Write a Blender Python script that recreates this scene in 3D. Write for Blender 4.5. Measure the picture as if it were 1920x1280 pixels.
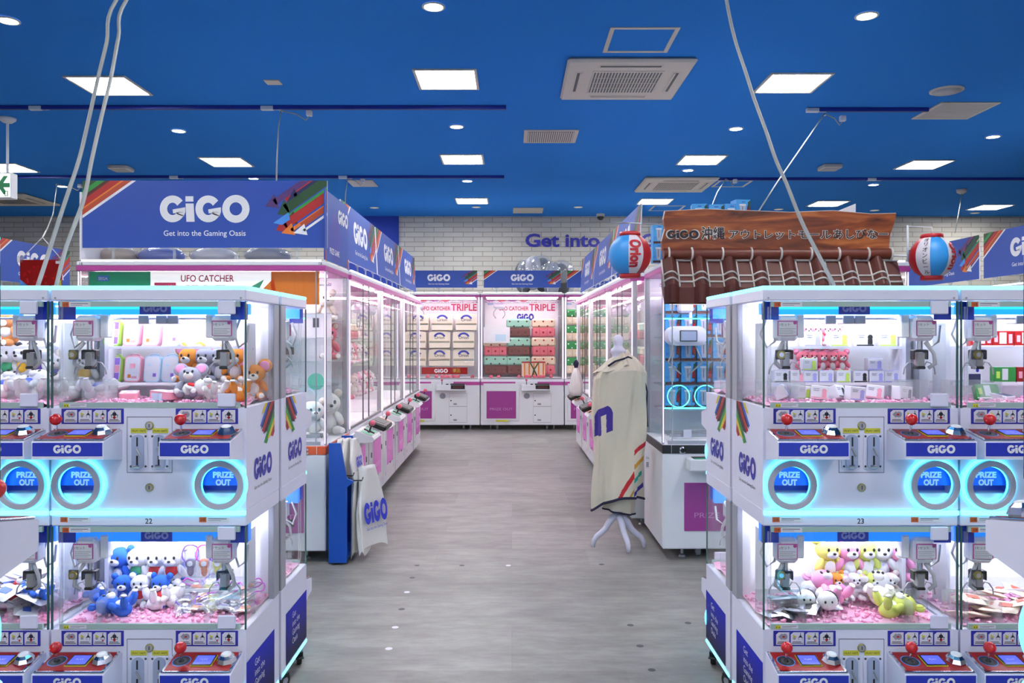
import bpy, math, random
from mathutils import Matrix, Vector
R = math.radians
PI = math.pi
rnd = random.Random(7)
scene = bpy.context.scene
for o in list(bpy.data.objects):
    bpy.data.objects.remove(o)

# ------------------------------------------------------------------ camera, world, exposure
CAMH, F = 1.35, 1493.0
cam_data = bpy.data.cameras.new('camera')
cam = bpy.data.objects.new('camera', cam_data)
scene.collection.objects.link(cam)
cam.location = (0, 0, CAMH)
cam.rotation_euler = (R(90), 0, 0)
cam_data.sensor_width = 36.0
cam_data.lens = 36.0 * F / 1920.0
cam_data.shift_y = -9.0 / 1920.0
cam_data.clip_start = 0.05
scene.camera = cam
w = bpy.data.worlds.new('World')
scene.world = w
w.use_nodes = True
w.node_tree.nodes['Background'].inputs[0].default_value = (0.9, 0.93, 1.0, 1)
w.node_tree.nodes['Background'].inputs[1].default_value = 0.35
vs = scene.view_settings
vs.view_transform = 'Standard'
vs.look = 'None'
vs.exposure = 0.24
vs.gamma = 1.0
vs.use_curve_mapping = False
scene.cycles.max_bounces = 10
scene.cycles.transparent_max_bounces = 32
scene.cycles.caustics_reflective = False
scene.cycles.caustics_refractive = False
CEIL_STRENGTH = 46.0      # ceiling lamps
DOWN_STRENGTH = 60.0
CASE_STRENGTH = 27.0      # lamps inside the machines
COL = scene.collection


def at(px, py, Y):
    """point of the photo's pixel (px, py) at depth Y"""
    return Vector(((px - 960) / F * Y, Y, CAMH + (631 - py) / F * Y))


# ------------------------------------------------------------------ materials
def lin(c):
    def f(v):
        v /= 255.0
        return v / 12.92 if v <= 0.04045 else ((v + 0.055) / 1.055) ** 2.4
    return (f(c[0]), f(c[1]), f(c[2]), 1.0)


MATS = {}


def mat(name, rgb, rough=0.5, metal=0.0, emit=0.0, ecol=None, spec=0.5, bump=0.0, bscale=60.0, vary=0.0, coat=0.0):
    m = bpy.data.materials.new(name)
    m.use_nodes = True
    nt = m.node_tree
    b = nt.nodes['Principled BSDF']
    b.inputs['Base Color'].default_value = lin(rgb)
    b.inputs['Roughness'].default_value = rough
    b.inputs['Metallic'].default_value = metal
    b.inputs['Specular IOR Level'].default_value = spec
    b.inputs['Coat Weight'].default_value = coat
    if emit:
        b.inputs['Emission Color'].default_value = ecol if ecol else lin(rgb)
        b.inputs['Emission Strength'].default_value = emit
    if bump or vary:
        tc = nt.nodes.new('ShaderNodeTexCoord')
        n = nt.nodes.new('ShaderNodeTexNoise')
        n.inputs['Scale'].default_value = bscale
        n.inputs['Detail'].default_value = 3
        nt.links.new(tc.outputs['Object'], n.inputs['Vector'])
        if bump:
            bp = nt.nodes.new('ShaderNodeBump')
            bp.inputs['Strength'].default_value = bump
            bp.inputs['Distance'].default_value = 0.01
            nt.links.new(n.outputs['Fac'], bp.inputs['Height'])
            nt.links.new(bp.outputs['Normal'], b.inputs['Normal'])
        if vary:
            mx = nt.nodes.new('ShaderNodeMix')
            mx.data_type = 'RGBA'
            c = lin(rgb)
            mx.inputs['A'].default_value = (c[0] * (1 - vary), c[1] * (1 - vary), c[2] * (1 - vary), 1)
            mx.inputs['B'].default_value = c
            nt.links.new(n.outputs['Fac'], mx.inputs['Factor'])
            nt.links.new(mx.outputs['Result'], b.inputs['Base Color'])
    MATS[name] = m
    return m


def glass(name, tint=(1, 1, 1), refl=0.07, rough=0.02, milk=0.0):
    m = bpy.data.materials.new(name)
    m.use_nodes = True
    nt = m.node_tree
    nt.nodes.clear()
    out = nt.nodes.new('ShaderNodeOutputMaterial')
    tr = nt.nodes.new('ShaderNodeBsdfTransparent')
    tr.inputs[0].default_value = (*tint, 1)
    gl = nt.nodes.new('ShaderNodeBsdfGlossy')
    gl.inputs['Roughness'].default_value = rough
    lw = nt.nodes.new('ShaderNodeLayerWeight')
    lw.inputs['Blend'].default_value = 0.25
    mp = nt.nodes.new('ShaderNodeMath')
    mp.operation = 'MULTIPLY_ADD'
    mp.inputs[1].default_value = 0.20
    mp.inputs[2].default_value = refl
    mp.use_clamp = True
    nt.links.new(lw.outputs['Facing'], mp.inputs[0])
    pw = nt.nodes.new('ShaderNodeMath')
    pw.operation = 'POWER'
    pw.inputs[1].default_value = 2.0
    nt.links.new(lw.outputs['Facing'], pw.inputs[0])
    nt.links.new(pw.outputs[0], mp.inputs[0])
    mx = nt.nodes.new('ShaderNodeMixShader')
    nt.links.new(mp.outputs[0], mx.inputs[0])
    nt.links.new(tr.outputs[0], mx.inputs[1])
    nt.links.new(gl.outputs[0], mx.inputs[2])
    last = mx.outputs[0]
    if milk:
        df = nt.nodes.new('ShaderNodeBsdfDiffuse')
        df.inputs[0].default_value = (0.9, 0.95, 0.95, 1)
        m2 = nt.nodes.new('ShaderNodeMixShader')
        m2.inputs[0].default_value = milk
        nt.links.new(last, m2.inputs[1])
        nt.links.new(df.outputs[0], m2.inputs[2])
        last = m2.outputs[0]
    nt.links.new(last, out.inputs[0])
    MATS[name] = m
    return m


WHITE = mat('cabinet white', (226, 226, 245), 0.35)
WHITE2 = mat('cabinet warm white', (226, 227, 232), 0.35)
INNER = mat('inner white', (235, 235, 242), 0.5)
GREY = mat('post grey', (160, 162, 172), 0.4)
DGREY = mat('dark grey', (70, 72, 78), 0.5)
BLACK = mat('black plastic', (22, 22, 24), 0.4)
CHROME = mat('chrome', (225, 225, 230), 0.12, 1.0)
STEEL = mat('steel', (176, 176, 180), 0.32, 0.65)
BRASS = mat('brass', (170, 160, 90), 0.3, 1.0)
RED = mat('red plastic', (205, 25, 28), 0.22, coat=0.5)
PANEL_RED = mat('panel red', (156, 18, 18), 0.35, spec=0.3)
BLUE = mat('label blue', (34, 52, 178), 0.4)
BLUE_D = mat('decal blue', (42, 44, 160), 0.4)
SIGN_BLUE = mat('sign blue', (38, 76, 166), 0.5)
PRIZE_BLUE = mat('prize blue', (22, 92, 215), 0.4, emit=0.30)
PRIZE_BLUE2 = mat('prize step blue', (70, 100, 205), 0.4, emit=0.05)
TXT = mat('print white', (232, 232, 236), 0.5)
TXT_SOFT = mat('print lavender', (150, 160, 225), 0.5)
TXT_DARK = mat('print dark', (28, 28, 40), 0.5)
TXT_GREY = mat('print grey', (150, 150, 165), 0.5)
ORANGE_STICK = mat('sticker orange', (205, 95, 45), 0.5)
YELLOW_STICK = mat('sticker yellow', (205, 200, 60), 0.5)
PAPER = mat('paper', (222, 220, 228), 0.6)
MAGENTA = mat('trim magenta', (182, 72, 150), 0.4)
MAG_PRINT = mat('print magenta', (205, 45, 95), 0.5)
PINKWIN = mat('window pink', (158, 60, 142), 0.25)
RINGC = mat('ring grey', (186, 186, 200), 0.4)
ART_LIT = mat('backlit white', (235, 235, 235), 0.4, emit=0.55, ecol=(1, 1, 1, 1))
PINKWIN2 = mat('window pink lit', (206, 96, 190), 0.25, emit=0.12, ecol=(0.85, 0.2, 0.7, 1))
LED_CYAN = mat('led cyan', (60, 60, 60), 0.5, emit=6.0, ecol=(0.05, 0.74, 1.0, 1))
LED_TOP = mat('led cyan pale', (60, 60, 60), 0.5, emit=3.4, ecol=(0.12, 0.78, 1.0, 1))
LED_WHITE = mat('led white', (200, 200, 200), 0.5, emit=1.6, ecol=(1, 0.95, 1, 1))
LED_PINK = mat('led pinkish', (200, 200, 200), 0.5, emit=1.0, ecol=(0.80, 0.66, 0.95, 1))
CASE_LAMP = mat('case lamp', (240, 240, 240), 0.5, emit=CASE_STRENGTH, ecol=(0.93, 0.95, 1, 1))
CASE_LAMP2 = mat('hall case lamp', (240, 240, 240), 0.5, emit=CASE_STRENGTH * 1.25, ecol=(1, 0.97, 0.95, 1))
HEAD_LIT = mat('header lit cyan', (20, 80, 200), 0.4, emit=1.0, ecol=(0.01, 0.40, 1.0, 1))
HEAD_TUBE = mat('header tube', (20, 80, 200), 0.4, emit=1.3, ecol=(0.02, 0.75, 1.0, 1))
HEAD_LOW = mat('header lit blue', (20, 80, 200), 0.4, emit=0.8, ecol=(0.01, 0.25, 0.85, 1))
HEAD_BLUE = mat('header dark blue', (30, 60, 190), 0.3)
SCREEN = mat('screen blue', (40, 50, 200), 0.3, emit=0.9, ecol=(0.10, 0.13, 0.9, 1))
GLASS = glass('glass', (0.985, 0.995, 0.99), 0.025)
GLASS_SIDE = glass('glass side', (0.98, 0.99, 0.985), 0.03, milk=0.02)
ACRYL = glass('acrylic', (0.93, 0.95, 0.96), 0.10, milk=0.12)
FILM = glass('plastic film', (0.95, 0.95, 0.96), 0.14, 0.15, milk=0.12)
GEDGE = mat('glass edge pale', (165, 188, 182), 0.3)
GEDGE_D = mat('glass edge dark', (52, 92, 88), 0.15)
HOSE = mat('hose grey', (188, 188, 192), 0.5)
CABLE = mat('cable grey', (160, 162, 160), 0.55)
R_BLUE = mat('ribbon blue', (52, 92, 205), 0.5)
R_YEL = mat('ribbon yellow', (218, 190, 40), 0.5)
R_BLK = mat('ribbon black', (38, 34, 36), 0.5)
R_RED = mat('ribbon red', (170, 34, 36), 0.5)
R_GRN = mat('ribbon green', (40, 140, 58), 0.5)
R_DGR = mat('ribbon dark green', (34, 74, 44), 0.5)
R_BRN = mat('ribbon brown', (76, 36, 34), 0.5)
R_ORG = mat('ribbon orange', (222, 120, 40), 0.5)
R_RST = mat('ribbon rust', (178, 70, 40), 0.5)
R_PUR = mat('ribbon purple', (82, 50, 110), 0.5)
R_NVY = mat('ribbon navy', (30, 34, 84), 0.5)
R_LBL = mat('ribbon light blue', (70, 140, 220), 0.5)
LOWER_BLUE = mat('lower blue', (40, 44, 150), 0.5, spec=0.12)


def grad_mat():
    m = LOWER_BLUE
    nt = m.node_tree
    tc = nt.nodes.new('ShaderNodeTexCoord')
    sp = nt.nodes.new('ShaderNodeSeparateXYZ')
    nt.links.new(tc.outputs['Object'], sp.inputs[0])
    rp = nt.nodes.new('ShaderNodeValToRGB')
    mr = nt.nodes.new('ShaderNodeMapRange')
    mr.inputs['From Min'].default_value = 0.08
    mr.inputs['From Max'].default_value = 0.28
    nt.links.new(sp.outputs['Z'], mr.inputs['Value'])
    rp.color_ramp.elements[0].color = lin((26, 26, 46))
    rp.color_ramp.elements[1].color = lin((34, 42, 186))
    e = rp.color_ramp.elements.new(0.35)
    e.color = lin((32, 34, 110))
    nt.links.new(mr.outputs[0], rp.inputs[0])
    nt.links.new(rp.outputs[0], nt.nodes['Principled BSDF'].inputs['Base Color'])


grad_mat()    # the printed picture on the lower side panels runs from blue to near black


# ------------------------------------------------------------------ mesh builder
def frame(px, py, pz, d='-y'):
    """local x right, y up, z towards the viewer of a face that looks along d"""
    ax = {'-y': ((1, 0, 0), (0, 0, 1), (0, -1, 0)), '+y': ((-1, 0, 0), (0, 0, 1), (0, 1, 0)),
          '+x': ((0, 1, 0), (0, 0, 1), (1, 0, 0)), '-x': ((0, -1, 0), (0, 0, 1), (-1, 0, 0)),
          '+z': ((1, 0, 0), (0, 1, 0), (0, 0, 1)), '-z': ((1, 0, 0), (0, -1, 0), (0, 0, -1))}[d]
    m = Matrix.Identity(4)
    for i in range(3):
        for j in range(3):
            m[j][i] = ax[i][j]
    return Matrix.Translation((px, py, pz)) @ m


TEXTS = {}


def text_geo(s, bold):
    k = (s, bold)
    if k not in TEXTS:
        c = bpy.data.curves.new('text', 'FONT')
        c.body = s
        c.resolution_u = 3
        c.offset = bold
        o = bpy.data.objects.new('text', c)
        COL.objects.link(o)
        bpy.context.view_layer.update()
        ev = o.evaluated_get(bpy.context.evaluated_depsgraph_get())
        me = ev.to_mesh()
        v = [(q.co.x, q.co.y) for q in me.vertices]
        f = [tuple(p.vertices) for p in me.polygons]
        ev.to_mesh_clear()
        bpy.data.objects.remove(o)
        bpy.data.curves.remove(c)
        xs = [q[0] for q in v]
        TEXTS[k] = (v, f, min(xs), max(xs))
    return TEXTS[k]


def arc(cx, cy, rx, ry, a0, a1, n):
    return [(cx + rx * math.cos(R(a0 + (a1 - a0) * i / n)), cy + ry * math.sin(R(a0 + (a1 - a0) * i / n))) for i in range(n + 1)]


def logo_geo():
    V, Fc = [], []

    def strip(a, b):
        s = len(V)
        n = len(a)
        V.extend(a)
        V.extend(b)
        for i in range(n - 1):
            Fc.append((s + i, s + i + 1, s + n + i + 1, s + n + i))

    def poly(p):
        s = len(V)
        V.extend(p)
        Fc.append(tuple(range(s, s + len(p))))

    def G(cx):
        strip(arc(cx, 0, .475, .5, 38, 330, 22), arc(cx, 0, .20, .23, 30, 322, 22))
        poly([(cx + .0, -.02), (cx + .475, .06), (cx + .475, -.12), (cx + .02, -.17)])
        poly([(cx + .15, -.12), (cx + .475, -.12), (cx + .42, -.28), (cx + .16, -.20)])
    G(.475)
    poly([(.99, -.48), (1.30, -.48), (1.26, .2), (.96, .2)])
    poly([(.955, .27), (1.25, .27), (1.25, .47), (.955, .47)])
    G(1.80)
    strip(arc(2.83, .0, .51, .52, 0, 360, 28), arc(2.83, .0, .235, .245, 0, 360, 28))
    return V, Fc, 3.34


LOGO = logo_geo()


class MB:
    def __init__(self):
        self.v, self.f, self.m, self.s, self.mats = [], [], [], [], []
        self.M = Matrix.Identity(4)

    def mi(self, mt):
        if mt not in self.mats:
            self.mats.append(mt)
        return self.mats.index(mt)

    def add(self, vs_, fs_, mt, smooth=False, M=None):
        b = len(self.v)
        M = self.M if M is None else self.M @ M
        self.v.extend([tuple(M @ Vector(p)) for p in vs_])
        k = self.mi(mt)
        for f in fs_:
            self.f.append(tuple(b + i for i in f))
            self.m.append(k)
            self.s.append(smooth)

    def box(self, x0, x1, y0, y1, z0, z1, mt, c=0.0):
        if x1 < x0: x0, x1 = x1, x0
        if y1 < y0: y0, y1 = y1, y0
        if z1 < z0: z0, z1 = z1, z0
        if c <= 0:
            vs_ = [(x, y, z) for x in (x0, x1) for y in (y0, y1) for z in (z0, z1)]
            self.add(vs_, [(0, 1, 3, 2), (4, 6, 7, 5), (0, 4, 5, 1), (2, 3, 7, 6), (0, 2, 6, 4), (1, 5, 7, 3)], mt)
            return
        c = min(c, (x1 - x0) * .49, (y1 - y0) * .49, (z1 - z0) * .49)
        lo, hi = (x0, y0, z0), (x1, y1, z1)
        vs_, idx = [], {}
        for sx in (0, 1):
            for sy in (0, 1):
                for sz in (0, 1):
                    s = (sx, sy, sz)
                    for a in range(3):
                        p = []
                        for k in range(3):
                            q = hi[k] if s[k] else lo[k]
                            if k != a:
                                q += -c if s[k] else c
                            p.append(q)
                        idx[(s, a)] = len(vs_)
                        vs_.append(tuple(p))
        fs_ = []
        for a in range(3):
            b, d = (a + 1) % 3, (a + 2) % 3
            for sa in (0, 1):
                def S(u, v_):
                    t = [0, 0, 0]; t[a] = sa; t[b] = u; t[d] = v_
                    return tuple(t)
                q = [idx[(S(0, 0), a)], idx[(S(1, 0), a)], idx[(S(1, 1), a)], idx[(S(0, 1), a)]]
                fs_.append(q)
            for sa in (0, 1):
                for sb in (0, 1):
                    def T(e):
                        t = [0, 0, 0]; t[a] = sa; t[b] = sb; t[d] = e
                        return tuple(t)
                    fs_.append([idx[(T(0), a)], idx[(T(1), a)], idx[(T(1), b)], idx[(T(0), b)]])
        for sx in (0, 1):
            for sy in (0, 1):
                for sz in (0, 1):
                    s = (sx, sy, sz)
                    fs_.append([idx[(s, 0)], idx[(s, 1)], idx[(s, 2)]])
        cen = Vector(((x0 + x1) / 2, (y0 + y1) / 2, (z0 + z1) / 2))
        out = []
        for q in fs_:
            p = [Vector(vs_[i]) for i in q]
            n = (p[1] - p[0]).cross(p[2] - p[0])
            m_ = sum(p, Vector()) / len(p) - cen
            out.append(tuple(q) if n.dot(m_) > 0 else tuple(reversed(q)))
        self.add(vs_, out, mt)

    def lathe(self, prof, mt, n=24, M=None, smooth=True, a0=0, a1=360):
        """profile of (r, z) turned about z"""
        full = abs(a1 - a0) >= 360
        k = n if full else n + 1
        vs_, fs_ = [], []
        for r, z in prof:
            for i in range(k):
                a = R(a0 + (a1 - a0) * i / n)
                vs_.append((r * math.cos(a), r * math.sin(a), z))
        for j in range(len(prof) - 1):
            for i in range(n):
                i2 = (i + 1) % k
                fs_.append((j * k + i, j * k + i2, (j + 1) * k + i2, (j + 1) * k + i))
        self.add(vs_, fs_, mt, smooth, M)

    def disc(self, cx, cy, z, r, mt, n=24, M=None):
        self.add([(cx + r * math.cos(2 * PI * i / n), cy + r * math.sin(2 * PI * i / n), z) for i in range(n)], [tuple(range(n))], mt, False, M)

    def cyl(self, p0, p1, r0, mt, r1=None, n=14, caps=True):
        r1 = r0 if r1 is None else r1
        p0, p1 = Vector(p0), Vector(p1)
        d = (p1 - p0)
        L = d.length
        q = d.to_track_quat('Z', 'Y').to_matrix().to_4x4()
        M = Matrix.Translation(p0) @ q
        vs_ = []
        for r, z in ((r0, 0), (r1, L)):
            for i in range(n):
                vs_.append((r * math.cos(2 * PI * i / n), r * math.sin(2 * PI * i / n), z))
        self.add(vs_, [(i, (i + 1) % n, n + (i + 1) % n, n + i) for i in range(n)], mt, True, M)
        if caps:
            self.add(vs_, [tuple(reversed(range(n))), tuple(range(n, 2 * n))], mt, False, M)

    def ell(self, c, r, mt, nu=18, nv=10, M=None, smooth=True):
        if not isinstance(r, (tuple, list)):
            r = (r, r, r)
        vs_ = [(0, 0, -1)]
        for j in range(1, nv):
            t = -PI / 2 + PI * j / nv
            for i in range(nu):
                a = 2 * PI * i / nu
                vs_.append((math.cos(t) * math.cos(a), math.cos(t) * math.sin(a), math.sin(t)))
        vs_.append((0, 0, 1))
        fs_ = []
        for i in range(nu):
            fs_.append((0, 1 + (i + 1) % nu, 1 + i))
            e = 1 + (nv - 2) * nu
            fs_.append((e + i, e + (i + 1) % nu, len(vs_) - 1))
        for j in range(nv - 2):
            for i in range(nu):
                fs_.append((1 + j * nu + i, 1 + j * nu + (i + 1) % nu, 1 + (j + 1) * nu + (i + 1) % nu, 1 + (j + 1) * nu + i))
        T = Matrix.Translation(c) @ (M if M is not None else Matrix.Identity(4)) @ Matrix.Diagonal((r[0], r[1], r[2], 1))
        self.add(vs_, fs_, mt, smooth, T)

    def tube(self, pts, r, mt, n=8, closed=False):
        pts = [Vector(p) for p in pts]
        k = len(pts)
        rr = r if isinstance(r, (list, tuple)) else [r] * k
        vs_, fs_ = [], []
        up = None
        for i, p in enumerate(pts):
            a = pts[(i - 1) % k] if (i > 0 or closed) else p
            b = pts[(i + 1) % k] if (i < k - 1 or closed) else p
            t = (b - a).normalized()
            if up is None:
                up = Vector((0, 0, 1)) if abs(t.z) < .9 else Vector((1, 0, 0))
            s = t.cross(up)
            if s.length < 1e-6:
                s = t.cross(Vector((0, 1, .1)))
            s.normalize()
            up = s.cross(t).normalized()
            for j in range(n):
                an = 2 * PI * j / n
                vs_.append(tuple(p + (s * math.cos(an) + up * math.sin(an)) * rr[i]))
        m_ = k if closed else k - 1
        for i in range(m_):
            i2 = (i + 1) % k
            for j in range(n):
                fs_.append((i * n + j, i * n + (j + 1) % n, i2 * n + (j + 1) % n, i2 * n + j))
        if not closed:
            fs_.append(tuple(reversed(range(n))))
            fs_.append(tuple(range((k - 1) * n, k * n)))
        self.add(vs_, fs_, mt, True)

    def poly(self, pts, z, mt, M=None):
        self.add([(p[0], p[1], z) for p in pts], [tuple(range(len(pts)))], mt, False, M)

    def prism(self, pts, z0, z1, mt, M=None):
        n = len(pts)
        vs_ = [(p[0], p[1], z0) for p in pts] + [(p[0], p[1], z1) for p in pts]
        fs_ = [tuple(reversed(range(n))), tuple(range(n, 2 * n))] + [(i, (i + 1) % n, n + (i + 1) % n, n + i) for i in range(n)]
        self.add(vs_, fs_, mt, False, M)

    def text(self, s, size, mt, x, y, z, align='c', bold=0.0, M=None, sx=1.0, fit=None):
        v, f, a, b = text_geo(s, bold)
        if fit:
            sx = fit / ((b - a) * size)
        off = -(a + b) / 2 if align == 'c' else (-a if align == 'l' else -b)
        self.add([((q[0] + off) * size * sx + x, q[1] * size + y, z) for q in v], f, mt, False, M)

    def logo(self, h, mt, x, y, z, M=None, sx=1.0):
        v, f, wd = LOGO
        self.add([((q[0] - wd / 2) * h * sx + x, q[1] * h + y, z) for q in v], f, mt, False, M)

    def plate(self, x0, x1, y0, y1, z, holes, mt, n=32):
        """flat plate with round holes (cx, cy, r, half cell) lying side by side in x"""
        cur = x0
        q = lambda a, b, c, d: self.add([(a, c, z), (b, c, z), (b, d, z), (a, d, z)], [(0, 1, 2, 3)], mt)
        for cx, cy, r, hc in sorted(holes):
            if cx - hc > cur: q(cur, cx - hc, y0, y1)
            if cy - hc > y0: q(cx - hc, cx + hc, y0, cy - hc)
            if y1 > cy + hc: q(cx - hc, cx + hc, cy + hc, y1)
            inn, out = [], []
            for i in range(n):
                a = 2 * PI * i / n
                c_, s_ = math.cos(a), math.sin(a)
                k = hc / max(abs(c_), abs(s_))
                inn.append((cx + r * c_, cy + r * s_, z))
                out.append((cx + k * c_, cy + k * s_, z))
            self.add(inn + out, [(i, n + i, n + (i + 1) % n, (i + 1) % n) for i in range(n)], mt)
            cur = cx + hc
        if cur < x1: q(cur, x1, y0, y1)

    def build(self, name, parent=None, loc=None, rot=None, label=None, cat=None, group=None, kind=None):
        me = bpy.data.meshes.new(name)
        me.from_pydata(self.v, [], self.f)
        for m_ in self.mats:
            me.materials.append(m_)
        me.polygons.foreach_set('material_index', self.m)
        me.polygons.foreach_set('use_smooth', self.s)
        me.update()
        o = bpy.data.objects.new(name, me)
        COL.objects.link(o)
        if parent is not None:
            o.parent = parent
        if loc is not None:
            o.location = loc
        if rot is not None:
            o.rotation_euler = rot
        tag(o, label, cat, group, kind)
        return o


def tag(o, label=None, cat=None, group=None, kind=None):
    if label: o['label'] = label
    if cat: o['category'] = cat
    if group: o['group'] = group
    if kind: o['kind'] = kind
    return o


def empty(name, loc=(0, 0, 0), rz=0.0, label=None, cat=None, group=None):
    o = bpy.data.objects.new(name, None)
    o.empty_display_size = 0.05
    COL.objects.link(o)
    o.location = loc
    o.rotation_euler = (0, 0, rz)
    return tag(o, label, cat, group)


def dup(o, loc=None, rot=None, label=None, group=None, scale=None, parent=None, top=True):
    """a copy of a thing together with its parts and their sub-parts"""
    c = o.copy()
    COL.objects.link(c)
    if top:
        if loc is not None: c.location = loc
        if rot is not None: c.rotation_euler = rot
        if scale is not None: c.scale = (scale, scale, scale) if not isinstance(scale, (tuple, list)) else scale
        if label: c['label'] = label
        if group: c['group'] = group
    else:
        c.parent = parent
    for ch in (KIDS[o.name] if o.name in KIDS else kids(o)):
        dup(ch, parent=c, top=False)
    return c


KIDS = {}


def kids(o):
    KIDS[o.name] = [x for x in o.children]
    return KIDS[o.name]


class Proto:
    """first use moves the thing that was built, later uses copy it"""
    def __init__(self, o):
        self.o, self.used = o, False

    def put(self, loc, rot=(0, 0, 0), label=None, group=None, scale=1.0):
        if not self.used:
            self.used = True
            kids(self.o)
            for ch in self.o.children: kids(ch)
            o = self.o
            o.location, o.rotation_euler = loc, rot
            o.scale = (scale, scale, scale) if not isinstance(scale, (tuple, list)) else scale
            tag(o, label, None, group)
            return o
        return dup(self.o, loc, rot, label, group, scale)


ORD = ['first', 'second', 'third', 'fourth', 'fifth', 'sixth', 'seventh', 'eighth', 'ninth', 'tenth', 'eleventh', 'twelfth']


def clip(poly, W, H):
    def cut(p, f):
        out = []
        for i in range(len(p)):
            a, b = p[i], p[(i + 1) % len(p)]
            fa, fb = f(a), f(b)
            if fa >= 0: out.append(a)
            if (fa >= 0) != (fb >= 0):
                t = fa / (fa - fb)
                out.append((a[0] + (b[0] - a[0]) * t, a[1] + (b[1] - a[1]) * t))
        return out
    for f in (lambda p: p[0], lambda p: W - p[0], lambda p: p[1], lambda p: H - p[1]):
        poly = cut(poly, f)
        if len(poly) < 3: return None
    return poly

# ------------------------------------------------------------------ the room
CEIL, BACK = CAMH + 2.03, 13.45


def structure(name, mb, **k):
    return mb.build(name, kind='structure', **k)


def floor_mat():
    m = mat('floor vinyl', (150, 148, 145), 0.40, spec=0.3)
    nt = m.node_tree
    b = nt.nodes['Principled BSDF']
    tc = nt.nodes.new('ShaderNodeTexCoord')
    br = nt.nodes.new('ShaderNodeTexBrick')
    br.offset = 0.5
    br.inputs['Scale'].default_value = 1.0
    br.inputs['Brick Width'].default_value = 0.92
    br.inputs['Row Height'].default_value = 0.46
    br.inputs['Mortar Size'].default_value = 0.0018
    br.inputs['Mortar Smooth'].default_value = 0.2
    br.inputs['Bias'].default_value = 0.0
    br.inputs['Color1'].default_value = lin((160, 158, 154))
    br.inputs['Color2'].default_value = lin((128, 126, 122))
    br.inputs['Mortar'].default_value = lin((140, 136, 134))
    nt.links.new(tc.outputs['Object'], br.inputs['Vector'])
    last = br.outputs['Color']
    for sc, sx, lo, f, det in ((3.6, 0.45, (102, 101, 97), 0.42, 10), (30.0, 0.22, (96, 95, 91), 0.34, 8), (7.0, 0.45, (168, 167, 162), 0.5, 10), (11.0, 0.4, (110, 108, 105), 0.42, 9)):
        mp = nt.nodes.new('ShaderNodeMapping')
        mp.inputs['Scale'].default_value = (sx, 1, 1)
        n = nt.nodes.new('ShaderNodeTexNoise')
        n.inputs['Scale'].default_value = sc
        n.inputs['Detail'].default_value = det
        n.inputs['Roughness'].default_value = 0.65
        nt.links.new(tc.outputs['Object'], mp.inputs[0])
        nt.links.new(mp.outputs[0], n.inputs['Vector'])
        mr = nt.nodes.new('ShaderNodeMapRange')
        mr.inputs['From Min'].default_value = 0.40
        mr.inputs['From Max'].default_value = 0.66
        mr.inputs['To Max'].default_value = f
        nt.links.new(n.outputs['Fac'], mr.inputs[0])
        mx = nt.nodes.new('ShaderNodeMix')
        mx.data_type = 'RGBA'
        nt.links.new(mr.outputs[0], mx.inputs['Factor'])
        nt.links.new(last, mx.inputs['A'])
        mx.inputs['B'].default_value = lin(lo)
        last = mx.outputs['Result']
    nt.links.new(last, b.inputs['Base Color'])
    return m


def brick_mat():
    m = mat('white brick', (205, 201, 192), 0.7)
    nt = m.node_tree
    b = nt.nodes['Principled BSDF']
    tc = nt.nodes.new('ShaderNodeTexCoord')
    mp = nt.nodes.new('ShaderNodeMapping')
    mp.inputs['Rotation'].default_value = (R(90), 0, 0)
    nt.links.new(tc.outputs['Object'], mp.inputs[0])
    br = nt.nodes.new('ShaderNodeTexBrick')
    br.inputs['Scale'].default_value = 1.0
    br.inputs['Brick Width'].default_value = 0.33
    br.inputs['Row Height'].default_value = 0.082
    br.inputs['Mortar Size'].default_value = 0.006
    br.inputs['Mortar Smooth'].default_value = 0.3
    br.inputs['Color1'].default_value = lin((214, 210, 200))
    br.inputs['Color2'].default_value = lin((203, 198, 188))
    br.inputs['Mortar'].default_value = lin((158, 152, 144))
    nt.links.new(mp.outputs[0], br.inputs['Vector'])
    nt.links.new(br.outputs['Color'], b.inputs['Base Color'])
    bp = nt.nodes.new('ShaderNodeBump')
    bp.inputs['Strength'].default_value = 0.5
    bp.inputs['Distance'].default_value = 0.006
    bp.invert = True
    nt.links.new(br.outputs['Fac'], bp.inputs['Height'])
    nt.links.new(bp.outputs['Normal'], b.inputs['Normal'])
    return m


FLOOR, BRICK = floor_mat(), brick_mat()
CEILING = mat('ceiling blue', (50, 128, 216), 0.9, spec=0.05, vary=0.06, bscale=0.7)
WALL_BLUE = mat('wall blue', (28, 60, 168), 0.6)
XW = 11.0
mb = MB(); mb.box(-XW, XW, -4.5, BACK, -0.1, 0, FLOOR); structure('floor', mb)
mb = MB(); mb.box(-XW, XW, -4.5, BACK, CEIL, CEIL + .1, CEILING); structure('ceiling', mb)
mb = MB(); mb.box(-XW - .1, XW + .1, BACK, BACK + .1, -.1, CEIL + .1, BRICK); structure('wall_back', mb)
mb = MB(); mb.box(-XW - .1, -XW, -4.5, BACK, -.1, CEIL + .1, WHITE2); structure('wall_left', mb)
mb = MB(); mb.box(XW, XW + .1, -4.5, BACK, -.1, CEIL + .1, WHITE2); structure('wall_right', mb)
mb = MB(); mb.box(-XW - .1, XW + .1, -4.6, -4.5, -.1, CEIL + .1, WHITE2); structure('wall_front', mb)
xa, xb = at(652, 500, BACK).x, at(748, 500, BACK).x
mb = MB(); mb.box(xa, xb, BACK - .04, BACK, 0, CEIL, WALL_BLUE); structure('trim_1', mb)
mb = MB()
mb.text('Get into the Gaming Oasis', 0.30, BLUE_D, 0, 0, 0.02, 'l', 0.03, M=frame(at(985, 462, BACK).x, BACK, at(985, 462, BACK).z, '-y'), fit=4.0)
mb.build('wall_lettering', label='large blue lettering on the white brick back wall under the ceiling', cat='lettering')


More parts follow.
